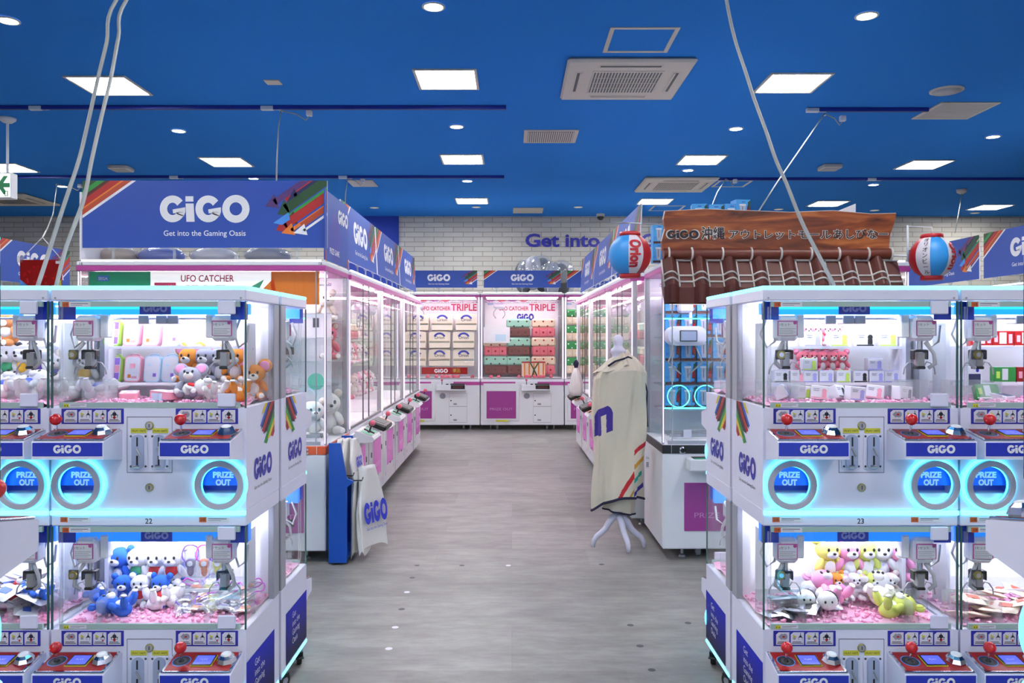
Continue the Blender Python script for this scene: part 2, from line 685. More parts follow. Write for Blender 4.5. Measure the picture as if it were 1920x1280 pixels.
# ------------------------------------------------------------------ mini crane machine: two storeys, two bays
def stickers(mb, w, h):
    mb.box(-w / 2, w / 2, -h / 2, h / 2, 0, .0012, BLUE_D)
    cw = (w - .012) / 4
    for i in range(4):
        x = -w / 2 + .006 + cw * (i + .5)
        z = .0016
        a = cw * .45
        mb.poly([(x - a * .6, h * .41), (x + a, h * .41), (x + a, -h * .41), (x - a, -h * .41), (x - a, h * .26)], z, PAPER)
        z = .002
        mb.box(x - a * .85, x + a * .85, -h * .33, -h * .29, z, z + .0002, TXT_DARK)
        mb.box(x - a * .75, x + a * .6, -h * .24, -h * .20, z, z + .0002, TXT_DARK)
        if i == 0:
            mb.disc(x - .004, h * .12, z, h * .22, TXT_GREY, 4)
            mb.disc(x + .006, h * .12, z, h * .20, TXT_GREY, 12)
            mb.box(x - .001, x + .007, h * .07, h * .16, z, z + .0003, RED)
        else:
            if i < 3:
                mb.disc(x - .010, h * .12, z, h * .17, YELLOW_STICK, 3)
                mb.disc(x - .010, h * .02, z, h * .1, TXT_GREY, 10)
            cx = x + (.010 if i < 3 else 0)
            mb.box(cx - .001, cx + .001, h * .08, h * .36, z, z + .0002, TXT_DARK)
            mb.disc(cx, h * .14, z, .004 if i < 3 else .007, TXT_DARK, 8)
            k = .007 if i < 3 else .012
            for s in (-1, 1):
                mb.poly([(cx, h * .14), (cx + s * k, h * .10), (cx + s * k * .8, -h * .1), (cx + s * k * .65, -h * .1), (cx + s * k * .8, h * .06), (cx, h * .08)], z + .0001, TXT_DARK)
            if i == 2: mb.disc(cx, -h * .12, z, .003, RED, 8)
            if i == 3: mb.disc(cx, -h * .08, z, .006, PANEL_RED, 4)


def warn(mb, x, z, w, h, orange=True):
    """small warning sticker at x, z of a face frame"""
    if orange:
        mb.box(x, x + w * .24, z, z + h, 0, .0008, ORANGE_STICK)
        mb.text('注意', h * .62, TXT_DARK, x + w * .12, z + h * .28, .0011, fit=w * .17)
    else:
        mb.box(x, x + w * .24, z, z + h, 0, .0008, YELLOW_STICK)
        mb.text('▲ ! ▲', h * .6, TXT_DARK, x + w * .12, z + h * .25, .0011, fit=w * .17)
    mb.box(x + w * .24, x + w, z, z + h, 0, .0008, PAPER)
    for k in range(2):
        mb.box(x + w * .3, x + w * (.92 - .2 * k), z + h * (.62 - .34 * k), z + h * (.74 - .34 * k), .0008, .0011, TXT_GREY if k else TXT_DARK)


def side_art(mb, s):
    """printed side of one half, in a face frame: x from the front edge (0) to the rear (s * .365)"""
    # ribbons hang down next to the middle post
    def P(u, z): return (s * u, z)
    x1 = .305
    cols = [(R_YEL, .196, .226, .036), (R_BLUE, .226, .247, .074), (R_BLK, .247, .268, .086), (R_RED, .268, .298, .094), (R_BLK, .298, .338, .106), (R_GRN, .338, .369, .136), (R_YEL, .369, .400, .130), (R_RED, .400, .424, .120), (R_BLK, .424, .47, .112)]
    for i, (m_, ua, ub, dn) in enumerate(cols):
        p = [(ua - dn * 1.15, 1.117 - dn), (ub - dn * 1.15 + .002, 1.117 - dn - (.008 if i % 2 else -.006)), (ub, 1.117), (ua, 1.117)]
        q = clip(p, x1, 1.117)
        if q: mb.poly([P(*k) for k in q], .0008 + i * .00003, m_)
    mb.logo(.074, BLUE_D, s * .175, .902, .0012, sx=.80)
    mb.text('Get into the Gaming Oasis', .0155, TXT_DARK, s * .175, .835, .0008, fit=.19)
    # lower blue picture
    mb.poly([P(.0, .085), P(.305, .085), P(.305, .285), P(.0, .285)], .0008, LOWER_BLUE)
    x = .085 if s > 0 else -.215
    for k, t in enumerate(('Get', 'into the', 'Gaming', 'Oasis')):
        mb.text(t, .034, TXT, x, .238 - k * .034, .0012, 'l', .0)
    mb.text('____', .02, RED, x, .118, .0012, 'l', .02)


def make_mini():
    W2, D = .3185, .365
    root = empty('prize_crane_machine', cat='claw machine')
    GL = [(.394, .732), (1.117, 1.468)]       # glass storeys
    BODY = [(.060, .394), (.785, 1.117)]
    RZ = [.165, .868]                          # prize windows
    RX = (-.229, .236)
    # cabinet: shell of plates with two recessed prize windows per storey
    mb = MB()
    t = .012
    for k in (0, 1):
        z0, z1 = BODY[k]
        M = frame(0, 0, 0, '-y')
        mb.M = M
        mb.plate(-W2, W2, z0, z1, 0, [(x, RZ[k], .060, .072) for x in RX], WHITE)
        mb.M = Matrix.Identity(4)
        mb.box(-W2, -W2 + t, .0005, D, z0, z1, WHITE)
        mb.box(W2 - t, W2, .0005, D, z0, z1, WHITE)
        mb.box(-W2 + t, W2 - t, .005, D, z1 - t, z1, INNER)
        mb.box(-W2 + t, W2 - t, .005, D, z0, z0 + t, WHITE)
    mb.box(-W2, W2, 0, D, .732, .785, WHITE, .003)
    for z0, z1 in GL:
        mb.box(-W2 + .05, W2 - .05, D - .012, D, z0, z1, INNER)
        for s in (-1, 1):
            mb.box(s * W2, s * (W2 - .022), D - .062, D, z0, z1, GREY, .002)
            mb.box(s * (W2 - .022), s * (W2 - .06), D - .03, D, z0, z1, INNER)
    mb.box(-W2 + .02, W2 - .02, D, D + .013, .09, 1.48, GREY)
    mb.box(-W2, W2, 0, D, .0600, .0705, WHITE)
    mb.build('cabinet', root)
    # prize windows behind the front
    for k in (0, 1):
        for x in RX:
            c = MB()
            h = .10 if k else .09
            c.box(x - .075, x + .075, .16, .162, RZ[k] - h, RZ[k] + h, PRIZE_BLUE2)
            c.box(x - .077, x - .075, .002, .16, RZ[k] - h, RZ[k] + h, PRIZE_BLUE2)
            c.box(x + .075, x + .077, .002, .16, RZ[k] - h, RZ[k] + h, PRIZE_BLUE2)
            c.box(x - .075, x + .075, .002, .16, RZ[k] + h, RZ[k] + h + .002, PRIZE_BLUE2)
            c.box(x - .075, x + .075, .06, .158, RZ[k] - h, RZ[k] - .012, PRIZE_BLUE2)
            c.box(x - .075, x + .075, .003, .06, RZ[k] - h, RZ[k] - .030, INNER)
            c.box(x - .072, x + .072, .014, .017, RZ[k] - .006, RZ[k] + h, PRIZE_BLUE)
            c.M = frame(x, .0138, RZ[k], '-y')
            c.text('PRIZE', .026, TXT, .002, .020, .0, bold=.055, fit=.068)
            c.text('OUT', .026, TXT, .002, -.005, .0, bold=.055, fit=.050)
            c.build('prize_chute', root)
    # casters
    for s in (-1, 1):
        for y in (.07, D - .07):
            c = MB()
            c.cyl((-.009, 0, .028), (.009, 0, .028), .028, BLACK, n=18)
            c.cyl((-.011, 0, .028), (.011, 0, .028), .014, GREY, n=14)
            c.box(-.014, .014, -.020, .030, .040, .0595, BLACK, .003)
            c.box(-.016, .016, .024, .050, .036, .042, BLACK, .002)
            c.build('caster', root, loc=(s * (W2 - .012), y, 0), rot=(0, 0, R(s * (25 if y > .1 else -20))))
    # top cap and light strips
    c = MB(); c.box(-W2, W2, -.004, D, 1.468, 1.505, WHITE, .003); cap = c.build('top_cap', root)
    for s in (-1, 1):
        q = MB(); q.cyl((s * (W2 - .016), -.0045, 1.476), (s * (W2 - .016), -.006, 1.476), .0035, GREY, n=10); q.build('screw', cap)
    c = MB()
    c.box(-W2, W2, -.004, .010, 1.5055, 1.5165, LED_TOP, .003)
    for s in (-1, 1): c.box(s * W2, s * (W2 - .012), .010, D, 1.5055, 1.5165, LED_TOP)
    c.build('top_light_strip', root)
    c = MB(); c.box(-W2, W2, -.010, -.0005, .768, .784, LED_TOP, .003); c.build('middle_light_strip', root)
    c = MB()
    for s in (-1, 1): c.box(s * W2, s * (W2 + .003), .0, D - .01, .066, .076, LED_TOP)
    c.box(-W2, W2, -.003, 0, .066, .076, LED_TOP)
    c.build('base_light_strip', root)
    # printed side panels
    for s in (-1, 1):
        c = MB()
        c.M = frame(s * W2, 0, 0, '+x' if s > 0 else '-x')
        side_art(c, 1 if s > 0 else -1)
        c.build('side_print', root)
    for z0, z1 in GL:
        up = z0 > 1
        # header with the lit maker's strip
        c = MB()
        c.box(-W2 + .012, W2 - .012, .060, .085, z1 - (.044 if up else .066), z1 - .004, HEAD_LIT if up else HEAD_LOW)
        if up: c.box(-W2 + .05, W2 - .05, .050, .058, z1 - .026, z1 - .016, HEAD_TUBE)
        for s in (-1, 1):
            c.box(s * (W2 - .006), s * (W2 - .062), .030, .034, z1 - .062, z1 - .002, HEAD_BLUE)
        hd = c.build('header_strip', root)
        c = MB()
        c.M = frame(0, .048 if up else .058, z1 - (.024 if up else .045), '-y')
        c.box(-.052, .052, -.020, .018, 0, .001, HEAD_BLUE)
        c.logo(.024, TXT_SOFT, 0, 0, .002)
        c.build('header_logo', hd)
        # lamp under the roof
        c = MB()
        c.box(-.24, .24, .11, .135, z1 - .012, z1 - .006, CASE_LAMP)
        c.box(-.24, .24, .25, .270, z1 - .012, z1 - .006, CASE_LAMP)
        c.build('case_lamp', root)
        # front glass, its edges and latches
        c = MB(); c.box(-W2 + .028, W2 - .022, .004, .007, z0 + .018, z1 - .004, GLASS); g = c.build('front_glass', root)
        c = MB()
        c.box(-W2 + .026, W2 - .022, .001, .010, z0 + .001, z0 + .018, GEDGE)
        c.box(-W2 + .026, W2 - .022, .001, .010, z1 - .020, z1 - .002, GEDGE)
        for x in (-.30, -.292): c.box(x, x + .004, .010, .016, z0 + .018, z1 - .02, ACRYL)
        c.build('glass_edge', g)
        for zz in (z1 - .045, z0 + .004):
            c = MB(); c.box(W2 - .092, W2 - .034, -.008, .001, zz, zz + .044, WHITE, .003); c.build('latch_plate', g)
        c = MB(); c.M = frame(-W2 + .036, .0005, z1 - .021, '-y'); warn(c, 0, 0, .092, .016); c.build('warning_sticker', g)
        c = MB(); c.M = frame(-W2 + .04, .0005, z0 + .003, '-y'); warn(c, 0, 0, .075, .011, False)
        c.build('warning_sticker', g)
        if not up:
            c = MB(); c.M = frame(0, -.0005, .745, '-y')
            for x in (-.288, .165): warn(c, x, 0, .098, .016)
            c.build('warning_sticker', root)
        for s in (-1, 1):
            c = MB(); c.box(s * (W2 - .001), s * (W2 - .004), .002, D - .062, z0, z1 - .002, GLASS_SIDE); g = c.build('side_glass', root)
            c = MB()
            c.box(s * W2, s * (W2 - .005), -.002, .004, z0, z1 - .002, GEDGE_D)
            c.build('glass_edge', g)
            # clear chute wall in the corner
            c = MB()
            c.box(s * .175, s * .178, .012, .15, z0 + .001, z0 + .085, ACRYL)
            c.box(s * .178, s * (W2 - .02), .148, .151, z0 + .001, z0 + .085, ACRYL)
            c.build('chute_guard', root)
        # inner partition columns and shelves
        c = MB()
        for s in (-1, 1):
            c.box(s * .238, s * .252, .21, .30, z0, z1 - .07, INNER)
        c.build('partition', root)
        for zz in ((z0 + .070, z0 + .198) if up else (z0 + .068,)):
            c = MB(); c.box(-.235, .235, .20, D - .014, zz - .006, zz, ACRYL); c.box(-.235, .235, .197, .200, zz - .008, zz + .002, INNER); c.build('display_shelf', root)
        # rail and cranes
        c = MB()
        c.cyl((-.27, .10, z1 - .056), (.27, .10, z1 - .056), .004, CHROME)
        c.cyl((-.27, .14, z1 - .056), (.27, .14, z1 - .056), .004, CHROME)
        for x in (-.06, 0.0, .04): c.box(x - .018, x + .018, .09, .15, z1 - .075, z1 - .045, STEEL, .002)
        c.build('rail', root)
        for x, hs in ((-.225, 1), (.225, -1)):
            z = z1 - .060
            y = .055
            c = MB()
            c.box(x - .034, x + .034, y - .025, y + .04, z - .072, z + .012, INNER, .010)
            c.box(x + hs * .036, x + hs * .062, y, y + .04, z - .062, z + .016, INNER, .004)
            cr = c.build('crane', root)
            c = MB()
            c.M = frame(x - .004 * hs, y - .027, z - .030, '-y')
            c.box(-.033, .033, -.025, .025, 0, .002, MAGENTA)
            c.box(-.030, .030, -.0235, .0215, .002, .0026, PAPER)
            c.disc(.024, .018, .003, .006, MAGENTA, 12)
            c.text('1セット', .011, TXT_DARK, -.027, .008, .0032, 'l')
            for k in range(4): c.box(-.027, .026 - .008 * (k % 2), -.002 - k * .0055, -.0005 - k * .0055, .0026, .003, TXT_GREY)
            c.build('price_card', cr)
            c = MB()
            zc = z - .072
            c.cyl((x, y + .01, zc), (x, y + .01, zc - .030), .011, CHROME)
            c.box(x - .020, x + .020, y - .006, y + .026, zc - .038, zc - .029, BLACK, .002)
            for s in (-1, 1): c.box(x + s * .020, x + s * .0245, y - .004, y + .024, zc - .062, zc - .030, BLACK, .002)
            c.box(x - .012, x + .012, y - .004, y + .024, zc - .085, zc - .040, STEEL, .002)
            c.box(x - .014, x + .014, y - .006, y + .026, zc - .094, zc - .085, BLACK, .002)
            c.build('claw_motor', cr)
            for s in (-1, 1):
                c = MB()
                c.tube([(x + s * .013, y + .01, zc - .088), (x + s * .024, y + .01, zc - .070), (x + s * .038, y + .01, zc - .074), (x + s * .050, y + .01, zc - .092), (x + s * .053, y + .01, zc - .112)], .0024, STEEL, 6)
                c.build('claw_arm', cr)
            c = MB()
            hx = x - .045 if hs > 0 else x + .055
            c.tube([(hx - .012, y + .03, z), (hx - .030, y + .03, z - .05), (hx - .012, y + .02, z - .094), (hx + .014, y + .02, z - .075), (hx + .020, y + .02, z - .02)], .0042, HOSE)
            c.tube([(x - hs * .012, y - .004, zc - .004), (x - hs * .035, y - .015, zc - .040), (x - hs * .040, y - .015, zc - .075), (x - hs * .020, y - .01, zc - .090)], .0062, HOSE)
            c.build('hose', cr)
        # brass target counter on the chute glass
        c = MB()
        c.box(-.272, -.240, .016, .022, z0 + .158, z0 + .190, DGREY, .002)
        c.cyl((-.255, .016, z0 + .174), (-.255, .009, z0 + .174), .0135, BRASS, n=20)
        c.cyl((-.255, .009, z0 + .174), (-.255, .007, z0 + .174), .008, CHROME, n=16)
        c.build('round_lock', root)
    # consoles
    for k in (0, 1):
        dz = -.725 * (1 - k)
        for bx in (-.1985, .198):
            c = MB()
            M = Matrix(((0, 0, 1, 0), (1, 0, 0, 0), (0, 1, 0, 0), (0, 0, 0, 1)))
            c.prism([(-.0005, 1.046), (-.118, 1.024), (-.12, 1.020), (-.12, .968), (-.0005, .948)], -.1125, .1125, WHITE, M)
            h = c.build('console', root, loc=(bx, 0, dz))
            c = MB()
            c.M = frame(0, -.1202, 1.0, '-y')
            c.box(-.1085, .1085, -.022, .020, 0, .0012, BLUE)
            c.logo(.026, TXT, .0, 0, .0018)
            c.build('name_plate', h)
            T = Matrix.Translation((0, -.0595, 1.0352)) @ Matrix.Rotation(R(10.4), 4, 'X')
            c = MB(); c.M = T
            c.box(-.110, .110, -.057, .057, 0, .005, CHROME, .002)
            c.box(-.101, .101, -.050, .050, .005, .0058, PANEL_RED)
            c.disc(-.066, .0, .0062, .029, R_LBL, 24)
            c.disc(-.066, .0, .0065, .026, BLACK, 24)
            c.disc(-.066, .0, .0068, .016, DGREY, 20)
            for sx in (-1, 1):
                for sy in (-1, 1): c.disc(sx * .106, sy * .053, .0054, .002, DGREY, 8)
            c.build('control_panel', h)
            c = MB(); c.M = T
            c.cyl((-.066, 0, .006), (-.066, 0, .012), .010, BLACK, .006)
            c.cyl((-.066, 0, .008), (-.066, 0, .040), .0035, CHROME)
            c.ell((-.066, 0, .053), .0185, RED, 24, 14)
            c.build('joystick', h, label='red ball joystick')
            c = MB(); c.M = T
            c.box(-.028, .040, -.030, .030, .0058, .0085, YELLOW_STICK)
            c.box(-.026, .038, -.028, .028, .0085, .0105, BLACK)
            c.box(-.022, .034, -.023, .023, .0105, .011, SCREEN)
            c.text('PLAY', .011, TXT, .006, -.002, .0113)
            c.build('screen', h)
            c = MB(); c.M = T @ Matrix.Translation((.078, 0, .0058))
            c.lathe([(.031, 0), (.031, .004), (.025, .016), (.017, .024), (.0165, .023)], CHROME, 8, smooth=False)
            c.lathe([(.0165, .022), (.016, .026), (.010, .0285), (0, .029)], TXT, 20)
            c.build('push_button', h)
        for x in RX:
            c = MB()
            c.M = frame(x, 0, RZ[k], '-y')
            c.lathe([(.060, .002), (.060, .020), (.062, .022), (.0785, .022), (.080, .020), (.080, .008)], RINGC, 48, smooth=False)
            rg = c.build('prize_window', root)
            c = MB()
            c.M = frame(x, 0, RZ[k], '-y')
            c.lathe([(.088, .001), (.088, .0065), (.062, .0065)], LED_CYAN, 48, smooth=False)
            c.lathe([(.0600, .006), (.0585, .006), (.0585, .010), (.060, .010)], LED_CYAN, 48, smooth=False)
            c.build('ring_light', rg)
        # instruction stickers
        for x in (-.183, .190):
            c = MB()
            c.M = frame(x, 0, 1.0905 + dz, '-y')
            stickers(c, .203, .050)
            c.build('instruction_sticker', root)
        # coin panel
        c = MB()
        c.M = frame(.003, -.0003, .9975 + dz, '-y')
        for q in ((-.074, .074, .090, .0915), (-.074, .074, -.0915, -.090), (-.074, -.0728, -.09, .09), (.0728, .074, -.09, .09)):
            c.box(q[0], q[1], q[2], q[3], 0, .0006, TXT_DARK)
        cp = c.build('coin_panel', root)
        for s in (-1, 1):
            c = MB()
            c.M = frame(.003 + s * .035, -.001, .9975 + dz, '-y')
            c.box(-.026, .026, .038, .054, 0, .001, YELLOW_STICK)
            c.text('1PLAY 100円', .0085, TXT_DARK, 0, .0425, .0014, fit=.045)
            c.build('price_sticker', cp)
            c = MB()
            c.M = frame(.003 + s * .035, -.001, .9975 + dz, '-y')
            c.box(-.030, .030, -.078, .036, 0, .004, WHITE, .003)
            for sy in (-.070, .028):
                for sx in (-.024, .024): c.disc(sx, sy, .0042, .004, DGREY, 8)
            pts = arc(0, .018, .019, .016, 0, 180, 10) + arc(0, -.064, .019, .016, 180, 360, 10)
            c.prism(pts, .004, .012, STEEL_W)
            c.box(-.0025, .0025, -.004, .026, .012, .0125, BLACK)
            c.box(-.003, .003, -.066, -.034, .012, .0125, BLACK)
            c.box(-.012, .008, -.074, -.064, .010, .017, CHROME, .002)
            c.build('coin_slot', cp)
            c = MB()
            c.M = frame(.003 + s * .035 + .004, -.014, .976 + dz, '-y') @ Matrix.Rotation(R(28), 4, 'Z')
            c.box(-.0025, .0025, -.016, .014, 0, .005, STEEL, .001)
            c.build('coin_lever', cp)
        for z in (1.060, .858):
            c = MB()
            c.M = frame(.003, -.0005, z + dz, '-y')
            c.lathe([(.0135, 0), (.0135, .003), (.011, .004)], BRASS, 20)
            c.disc(0, 0, .0042, .011, CHROME, 18)
            c.box(-.001, .001, -.006, .006, .0042, .0048, BLACK)
            c.build('key_lock', root)
    return root


STEEL_W = mat('coin plate', (176, 186, 215), 0.3, 0.4)
MINI = Proto(make_mini())


def add_number(root, s):
    c = MB(); c.M = frame(.0, -.0006, .740, '-y'); c.text(s, .024, TXT_DARK, .0, .0, 0, bold=.01); c.build('unit_number', root)


YF, YR = 2.60, 3.358
XL, XR = -.866 - .32, .818 + .32
MINIS = {}
for key, x, y, rz, lab in (
        ('22', XL, YF, 0, 'white two-storey prize crane machine numbered 22, front left of the aisle'),
        ('23', XR, YF, 0, 'white two-storey prize crane machine numbered 23, front right of the aisle'),
        ('L', XL - .645, YF, 0, 'white two-storey prize crane machine cut by the left photo edge, beside number 22'),
        ('R', XR + .645, YF, 0, 'white two-storey prize crane machine cut by the right photo edge, beside number 23'),
        ('22b', XL, YR, PI, 'white two-storey prize crane machine standing back to back behind number 22'),
        ('23b', XR, YR, PI, 'white two-storey prize crane machine standing back to back behind number 23'),
        ('Lb', XL - .645, YR, PI, 'white two-storey prize crane machine back to back behind the leftmost front machine'),
        ('Rb', XR + .645, YR, PI, 'white two-storey prize crane machine back to back behind the rightmost front machine'),
        ('NL', -1.158, 1.305, PI, 'nearest machine at the left photo edge, only its grey console and cyan ring showing'),
        ('NR', 1.158, 1.305, PI, 'nearest machine at the right photo edge, only its grey console and cyan ring showing')):
    MINIS[key] = MINI.put((x, y, 0), (0, 0, rz), lab, 'two-storey prize crane machines')
add_number(MINIS['22'], '22')
add_number(MINIS['23'], '23')

# ------------------------------------------------------------------ big crane machines
PINK_BALL = mat('pink ball', (225, 100, 125), 0.3)
DECK_GRN = mat('deck green', (70, 165, 130), 0.4)
DECK_ORG = mat('deck orange', (225, 140, 95), 0.4)
TRIM_ORG = mat('trim orange', (222, 92, 40), 0.4)
ART_GRN = mat('art green', (20, 130, 95), 0.4, emit=0.3)
ART_ORG = mat('art orange', (225, 120, 25), 0.4, emit=0.15)


def big_machine(W, D, zb, zd, H, style, band=None):
    """style 'side': pink windows and two decks; 'back': square window, small console; 'front': end machine with coloured band"""
    root = empty('crane_game_machine', cat='claw machine')
    w = W / 2 - .004
    zt = H - .066
    c = MB()
    c.box(-w, w, 0, D, zb, zd - (.055 if style == 'front' else .03), WHITE2, .006)
    c.box(-w + .004, w - .004, .006, D, zd - .03, zd, INNER)
    c.box(-w, w, D - .02, D, zd, zt, INNER)
    c.build('cabinet', root)
    if style == 'front':
        c = MB(); c.box(-w - .001, w + .001, -.001, D, zd - .054, zd - .004, band, .002); b = c.build('trim_band', root)
        c = MB()
        for s in (-1, 1):
            c.lathe([(.022, 0), (.022, .006), (.014, .010), (.014, .014)], CHROME, 20, M=frame(s * (w - .12), -.001, zd - .034, '-y'))
            c.box(s * (w - .055), s * (w - .053), -.0015, 0, zd - .054, zd - .004, INNER)
        c.build('lock', b)
    for s in (-1, 1):
        for y in (.10, D - .10):
            c = MB()
            c.cyl((0, 0, zb), (0, 0, .02), .010, STEEL, n=10)
            c.cyl((0, 0, .012), (0, 0, 0), .016, STEEL, .024, n=14)
            c.box(-.04, .04, -.03, .03, zb - .008, zb, GREY)
            c.build('leveller_foot', root, loc=(s * (w - .14), y, 0))
            c = MB()
            r = min(.036, zb * .45)
            c.cyl((-.012, 0, r), (.012, 0, r), r, GREY, n=18)
            c.cyl((-.014, 0, r), (.014, 0, r), r * .5, WHITE2, n=14)
            c.box(-.016, .016, -.02, .02, r, zb, GREY, .003)
            c.build('caster', root, loc=(s * (w - .24), y + .02, 0))
    # header
    c = MB()
    c.box(-w, w, -.004, D, zt + .030, H - .010, WHITE2, .004)
    c.box(-w, w, -.006, D, zt, zt + .030, MAGENTA, .002)
    h = c.build('header', root)
    c = MB(); c.box(-w + .03, w - .03, -.002, .012, H - .0098, H, LED_WHITE); c.build('top_light_strip', h)
    # light posts in the corners
    for s in (-1, 1):
        c = MB()
        c.box(s * w, s * (w - (.014 if style == 'front' else .030)), .012, .030 if style == 'front' else .045, zd, zt, STEEL, .003)
        p = c.build('corner_post', root)
        c = MB(); c.box(s * (w - .004), s * (w - (.010 if style == 'front' else .022)), .006, .0118, zd + .01, zt - .005, LED_PINK); c.build('post_light', p)
        c = MB(); c.box(s * w, s * (w - .03), D - .05, D - .021, zd, zt, GREY, .003); c.build('rear_post', root)
        c = MB(); c.box(s * (w - .003), s * (w - .007), .045, D - .05, zd + .002, zt, GLASS_SIDE); c.build('side_glass', root)
    c = MB(); c.box(-w + .036, w - .036, .018, .022, zd + .02, zt, GLASS); g = c.build('front_glass', root)
    c = MB()
    for x in ((-.12, .12) if style == 'side' else ()): c.box(x - .003, x + .003, .016, .024, zd + .02, zt, DGREY)
    c.box(-w + .036, w - .036, .010, .028, zd, zd + .02, STEEL)
    if style == 'front': c.box(-w + .06, -w + .066, .016, .024, zd, zt, STEEL); c.box(w - .066, w - .06, .016, .024, zd, zt, STEEL)
    c.build('glass_seal', g)
    # lamp, back print, crane
    c = MB()
    c.box(-w + .08, w - .08, .06, .085, zt - .012, zt - .004, CASE_LAMP2)
    c.box(-w + .08, w - .08, D * .55, D * .55 + .025, zt - .012, zt - .004, CASE_LAMP2)
    c.build('case_lamp', root)
    c = MB()
    c.M = frame(0, D - .021, 0, '-y')
    if style == 'front':
        c.M = frame(0, .05, 0, '-y')
        c.box(-w + .05, w - .05, zt - .20, zt - .001, 0, .002, ART_LIT)
        c.box(-w + .05, -w + .42, zt - .20, zt - .001, .002, .003, ART_GRN if band is TRIM_ORG else ART_LIT)
        c.box(w - .34, w - .05, zt - .20, zt - .001, .002, .003, ART_ORG)
        c.poly([(.14, zt - .17), (.36, zt - .05), (.30, zt - .17)], .003, DECK_GRN)
        c.poly([(.30, zt - .16), (.42, zt - .04), (.44, zt - .18)], .003, ART_ORG)
        c.text('UFO CATCHER', .056, MAG_PRINT, .02, zt - .062, .0035, bold=.015, fit=.32)
        c.text('TRIPLE', .10, MAG_PRINT, -.08, zt - .155, .0035, bold=.03, fit=.42)
        c.box(-.30, -.17, zt - .085, zt - .068, .0033, .0036, MAG_PRINT)
        c.box(-w + .10, -w + .17, zt - .06, zt - .025, .003, .004, R_LBL)
        c.text('SEGA', .024, TXT, -w + .135, zt - .052, .0045, bold=.02)
    else:
        c.text('UFO CATCHER', .085, MAG_PRINT, -.12, zt - .165, .002, bold=.022, fit=.46)
        c.text('TRIPLE', .15, MAG_PRINT, .32, zt - .17, .002, bold=.02, fit=.40)
        for k in range(4):
            x = -w + .12 + k * .17
            c.poly([(x - .09, zt), (x + .09, zt), (x, zt - .045)], .0015, PINK_BALL if k % 2 else LILAC)
        c.text('SEGA', .04, R_LBL, -w + .12, zt - .08, .002, bold=.02)
    c.build('back_print', root)
    c = MB()
    c.cyl((-w + .05, D * .45, zt - .06), (w - .05, D * .45, zt - .06), .009, CHROME)
    c.cyl((-w + .05, D * .45 + .06, zt - .06), (w - .05, D * .45 + .06, zt - .06), .009, CHROME)
    c.build('rail', root)
    for x in ((-W * .27, W * .27) if style == 'side' else ((-W * .28,) if style == 'back' else (-W * .36, W * .23))):
        c = MB()
        y = D * .45 + .02
        if style == 'front':
            c.box(x - .045, x + .045, y - .04, y + .05, zt - .24, zt - .05, WHITE, .012)
            c.cyl((x + .03, y - .02, zt - .20), (x + .03, y - .02, zt - .31), .010, WHITE)
            zc = 1.355
            for h_, e_ in ((.080, 0), (.068, .012), (.05, .02)): c.prism(arc(.063 - e_ * .3, 0, .062 - e_, .062 - e_, -90, 90, 12) + arc(-.063 + e_ * .3, 0, .062 - e_, .062 - e_, 90, 270, 12), -.16 - (.08 - h_) * .5, 0.002 + (.08 - h_) * .5, WHITE, frame(x, y - .08, zc))
            k = c.build('crane', root)
            c = MB(); c.box(x - .056, x + .056, y - .102, y - .092, zc - .036, zc + .036, DGREY, .004); c.box(x - .048, x + .048, y - .104, y - .102, zc - .029, zc + .029, STEEL_W); c.build('display', k)
            for s in (-1, 1):
                q = MB(); q.tube([(x + s * .06, y, zc - .05), (x + s * .105, y, zc - .16), (x + s * .11, y, zc - .17), (x + s * .02, y, zc - .25)], .006, STEEL, 6); q.build('claw_arm', k)
            q = MB()
            for s in (-1, 1): q.tube([(x + s * .084 + .068 * math.cos(2 * PI * i / 28), .12, .982 + .068 * math.sin(2 * PI * i / 28)) for i in range(28)], .0028, LED_CYAN, 6, True)
            q.box(x - .18, x + .25, .118, .124, .905, .912, LED_CYAN)
            q.box(x - .18, x + .25, .118, .124, 1.458, 1.465, LED_CYAN)
            q.build('light_ring', root)
        else:
            zc = zt - .16
            c.box(x - .09, x + .09, y - .06, y + .06, zc, zc + .09, WHITE, .03)
            k = c.build('crane', root)
            for s in (-1, 1):
                q = MB(); q.tube([(x + s * .05, y, zc), (x + s * .08, y, zc - .04), (x + s * .085, y, zc - .09), (x + s * .05, y, zc - .14)], .007, STEEL, 6); q.build('claw_arm', k)
    if style == 'side':
        for x in (-.36, .36):
            c = MB(); c.box(x - .19, x + .19, -.006, .001, .205, .565, WHITE2, .003); dr = c.build('prize_door', root)
            c = MB()
            c.box(x - .17, x + .17, -.009, -.006, .223, .55, PINKWIN2, .001)
            c.box(x - .02, x + .02, -.012, -.009, .218, .234, BLACK)
            c.M = frame(x, -.0092, .30, '-y'); c.text('PRIZE OUT', .045, LILAC, 0, 0, 0)
            c.build('pink_window', dr)
            c = MB()
            M = Matrix(((0, 0, 1, 0), (1, 0, 0, 0), (0, 1, 0, 0), (0, 0, 0, 1)))
            c.prism([(0, .685), (-.02, .682), (-.125, .640), (-.135, .622), (-.12, .606), (0, .60)], x - .17, x + .13, WHITE2, M)
            dk = c.build('control_deck', root)
            T = Matrix.Translation((x - .02, -.072, .6625)) @ Matrix.Rotation(R(21.8), 4, 'X')
            c = MB(); c.M = T
            mt = DECK_GRN if x < 0 else DECK_ORG
            c.box(-.135, .135, -.050, .050, 0, .002, STEEL)
            c.box(-.12, -.05, -.042, .042, .002, .003, mt)
            c.box(.06, .12, -.042, .042, .002, .003, mt)
            c.build('deck_panel', dk)
            c = MB(); c.M = T
            c.box(-.04, .04, -.006, .006, .002, .010, BLACK); c.box(-.006, .006, -.04, .04, .002, .010, BLACK)
            c.cyl((0, 0, .004), (0, 0, .055), .006, BLACK)
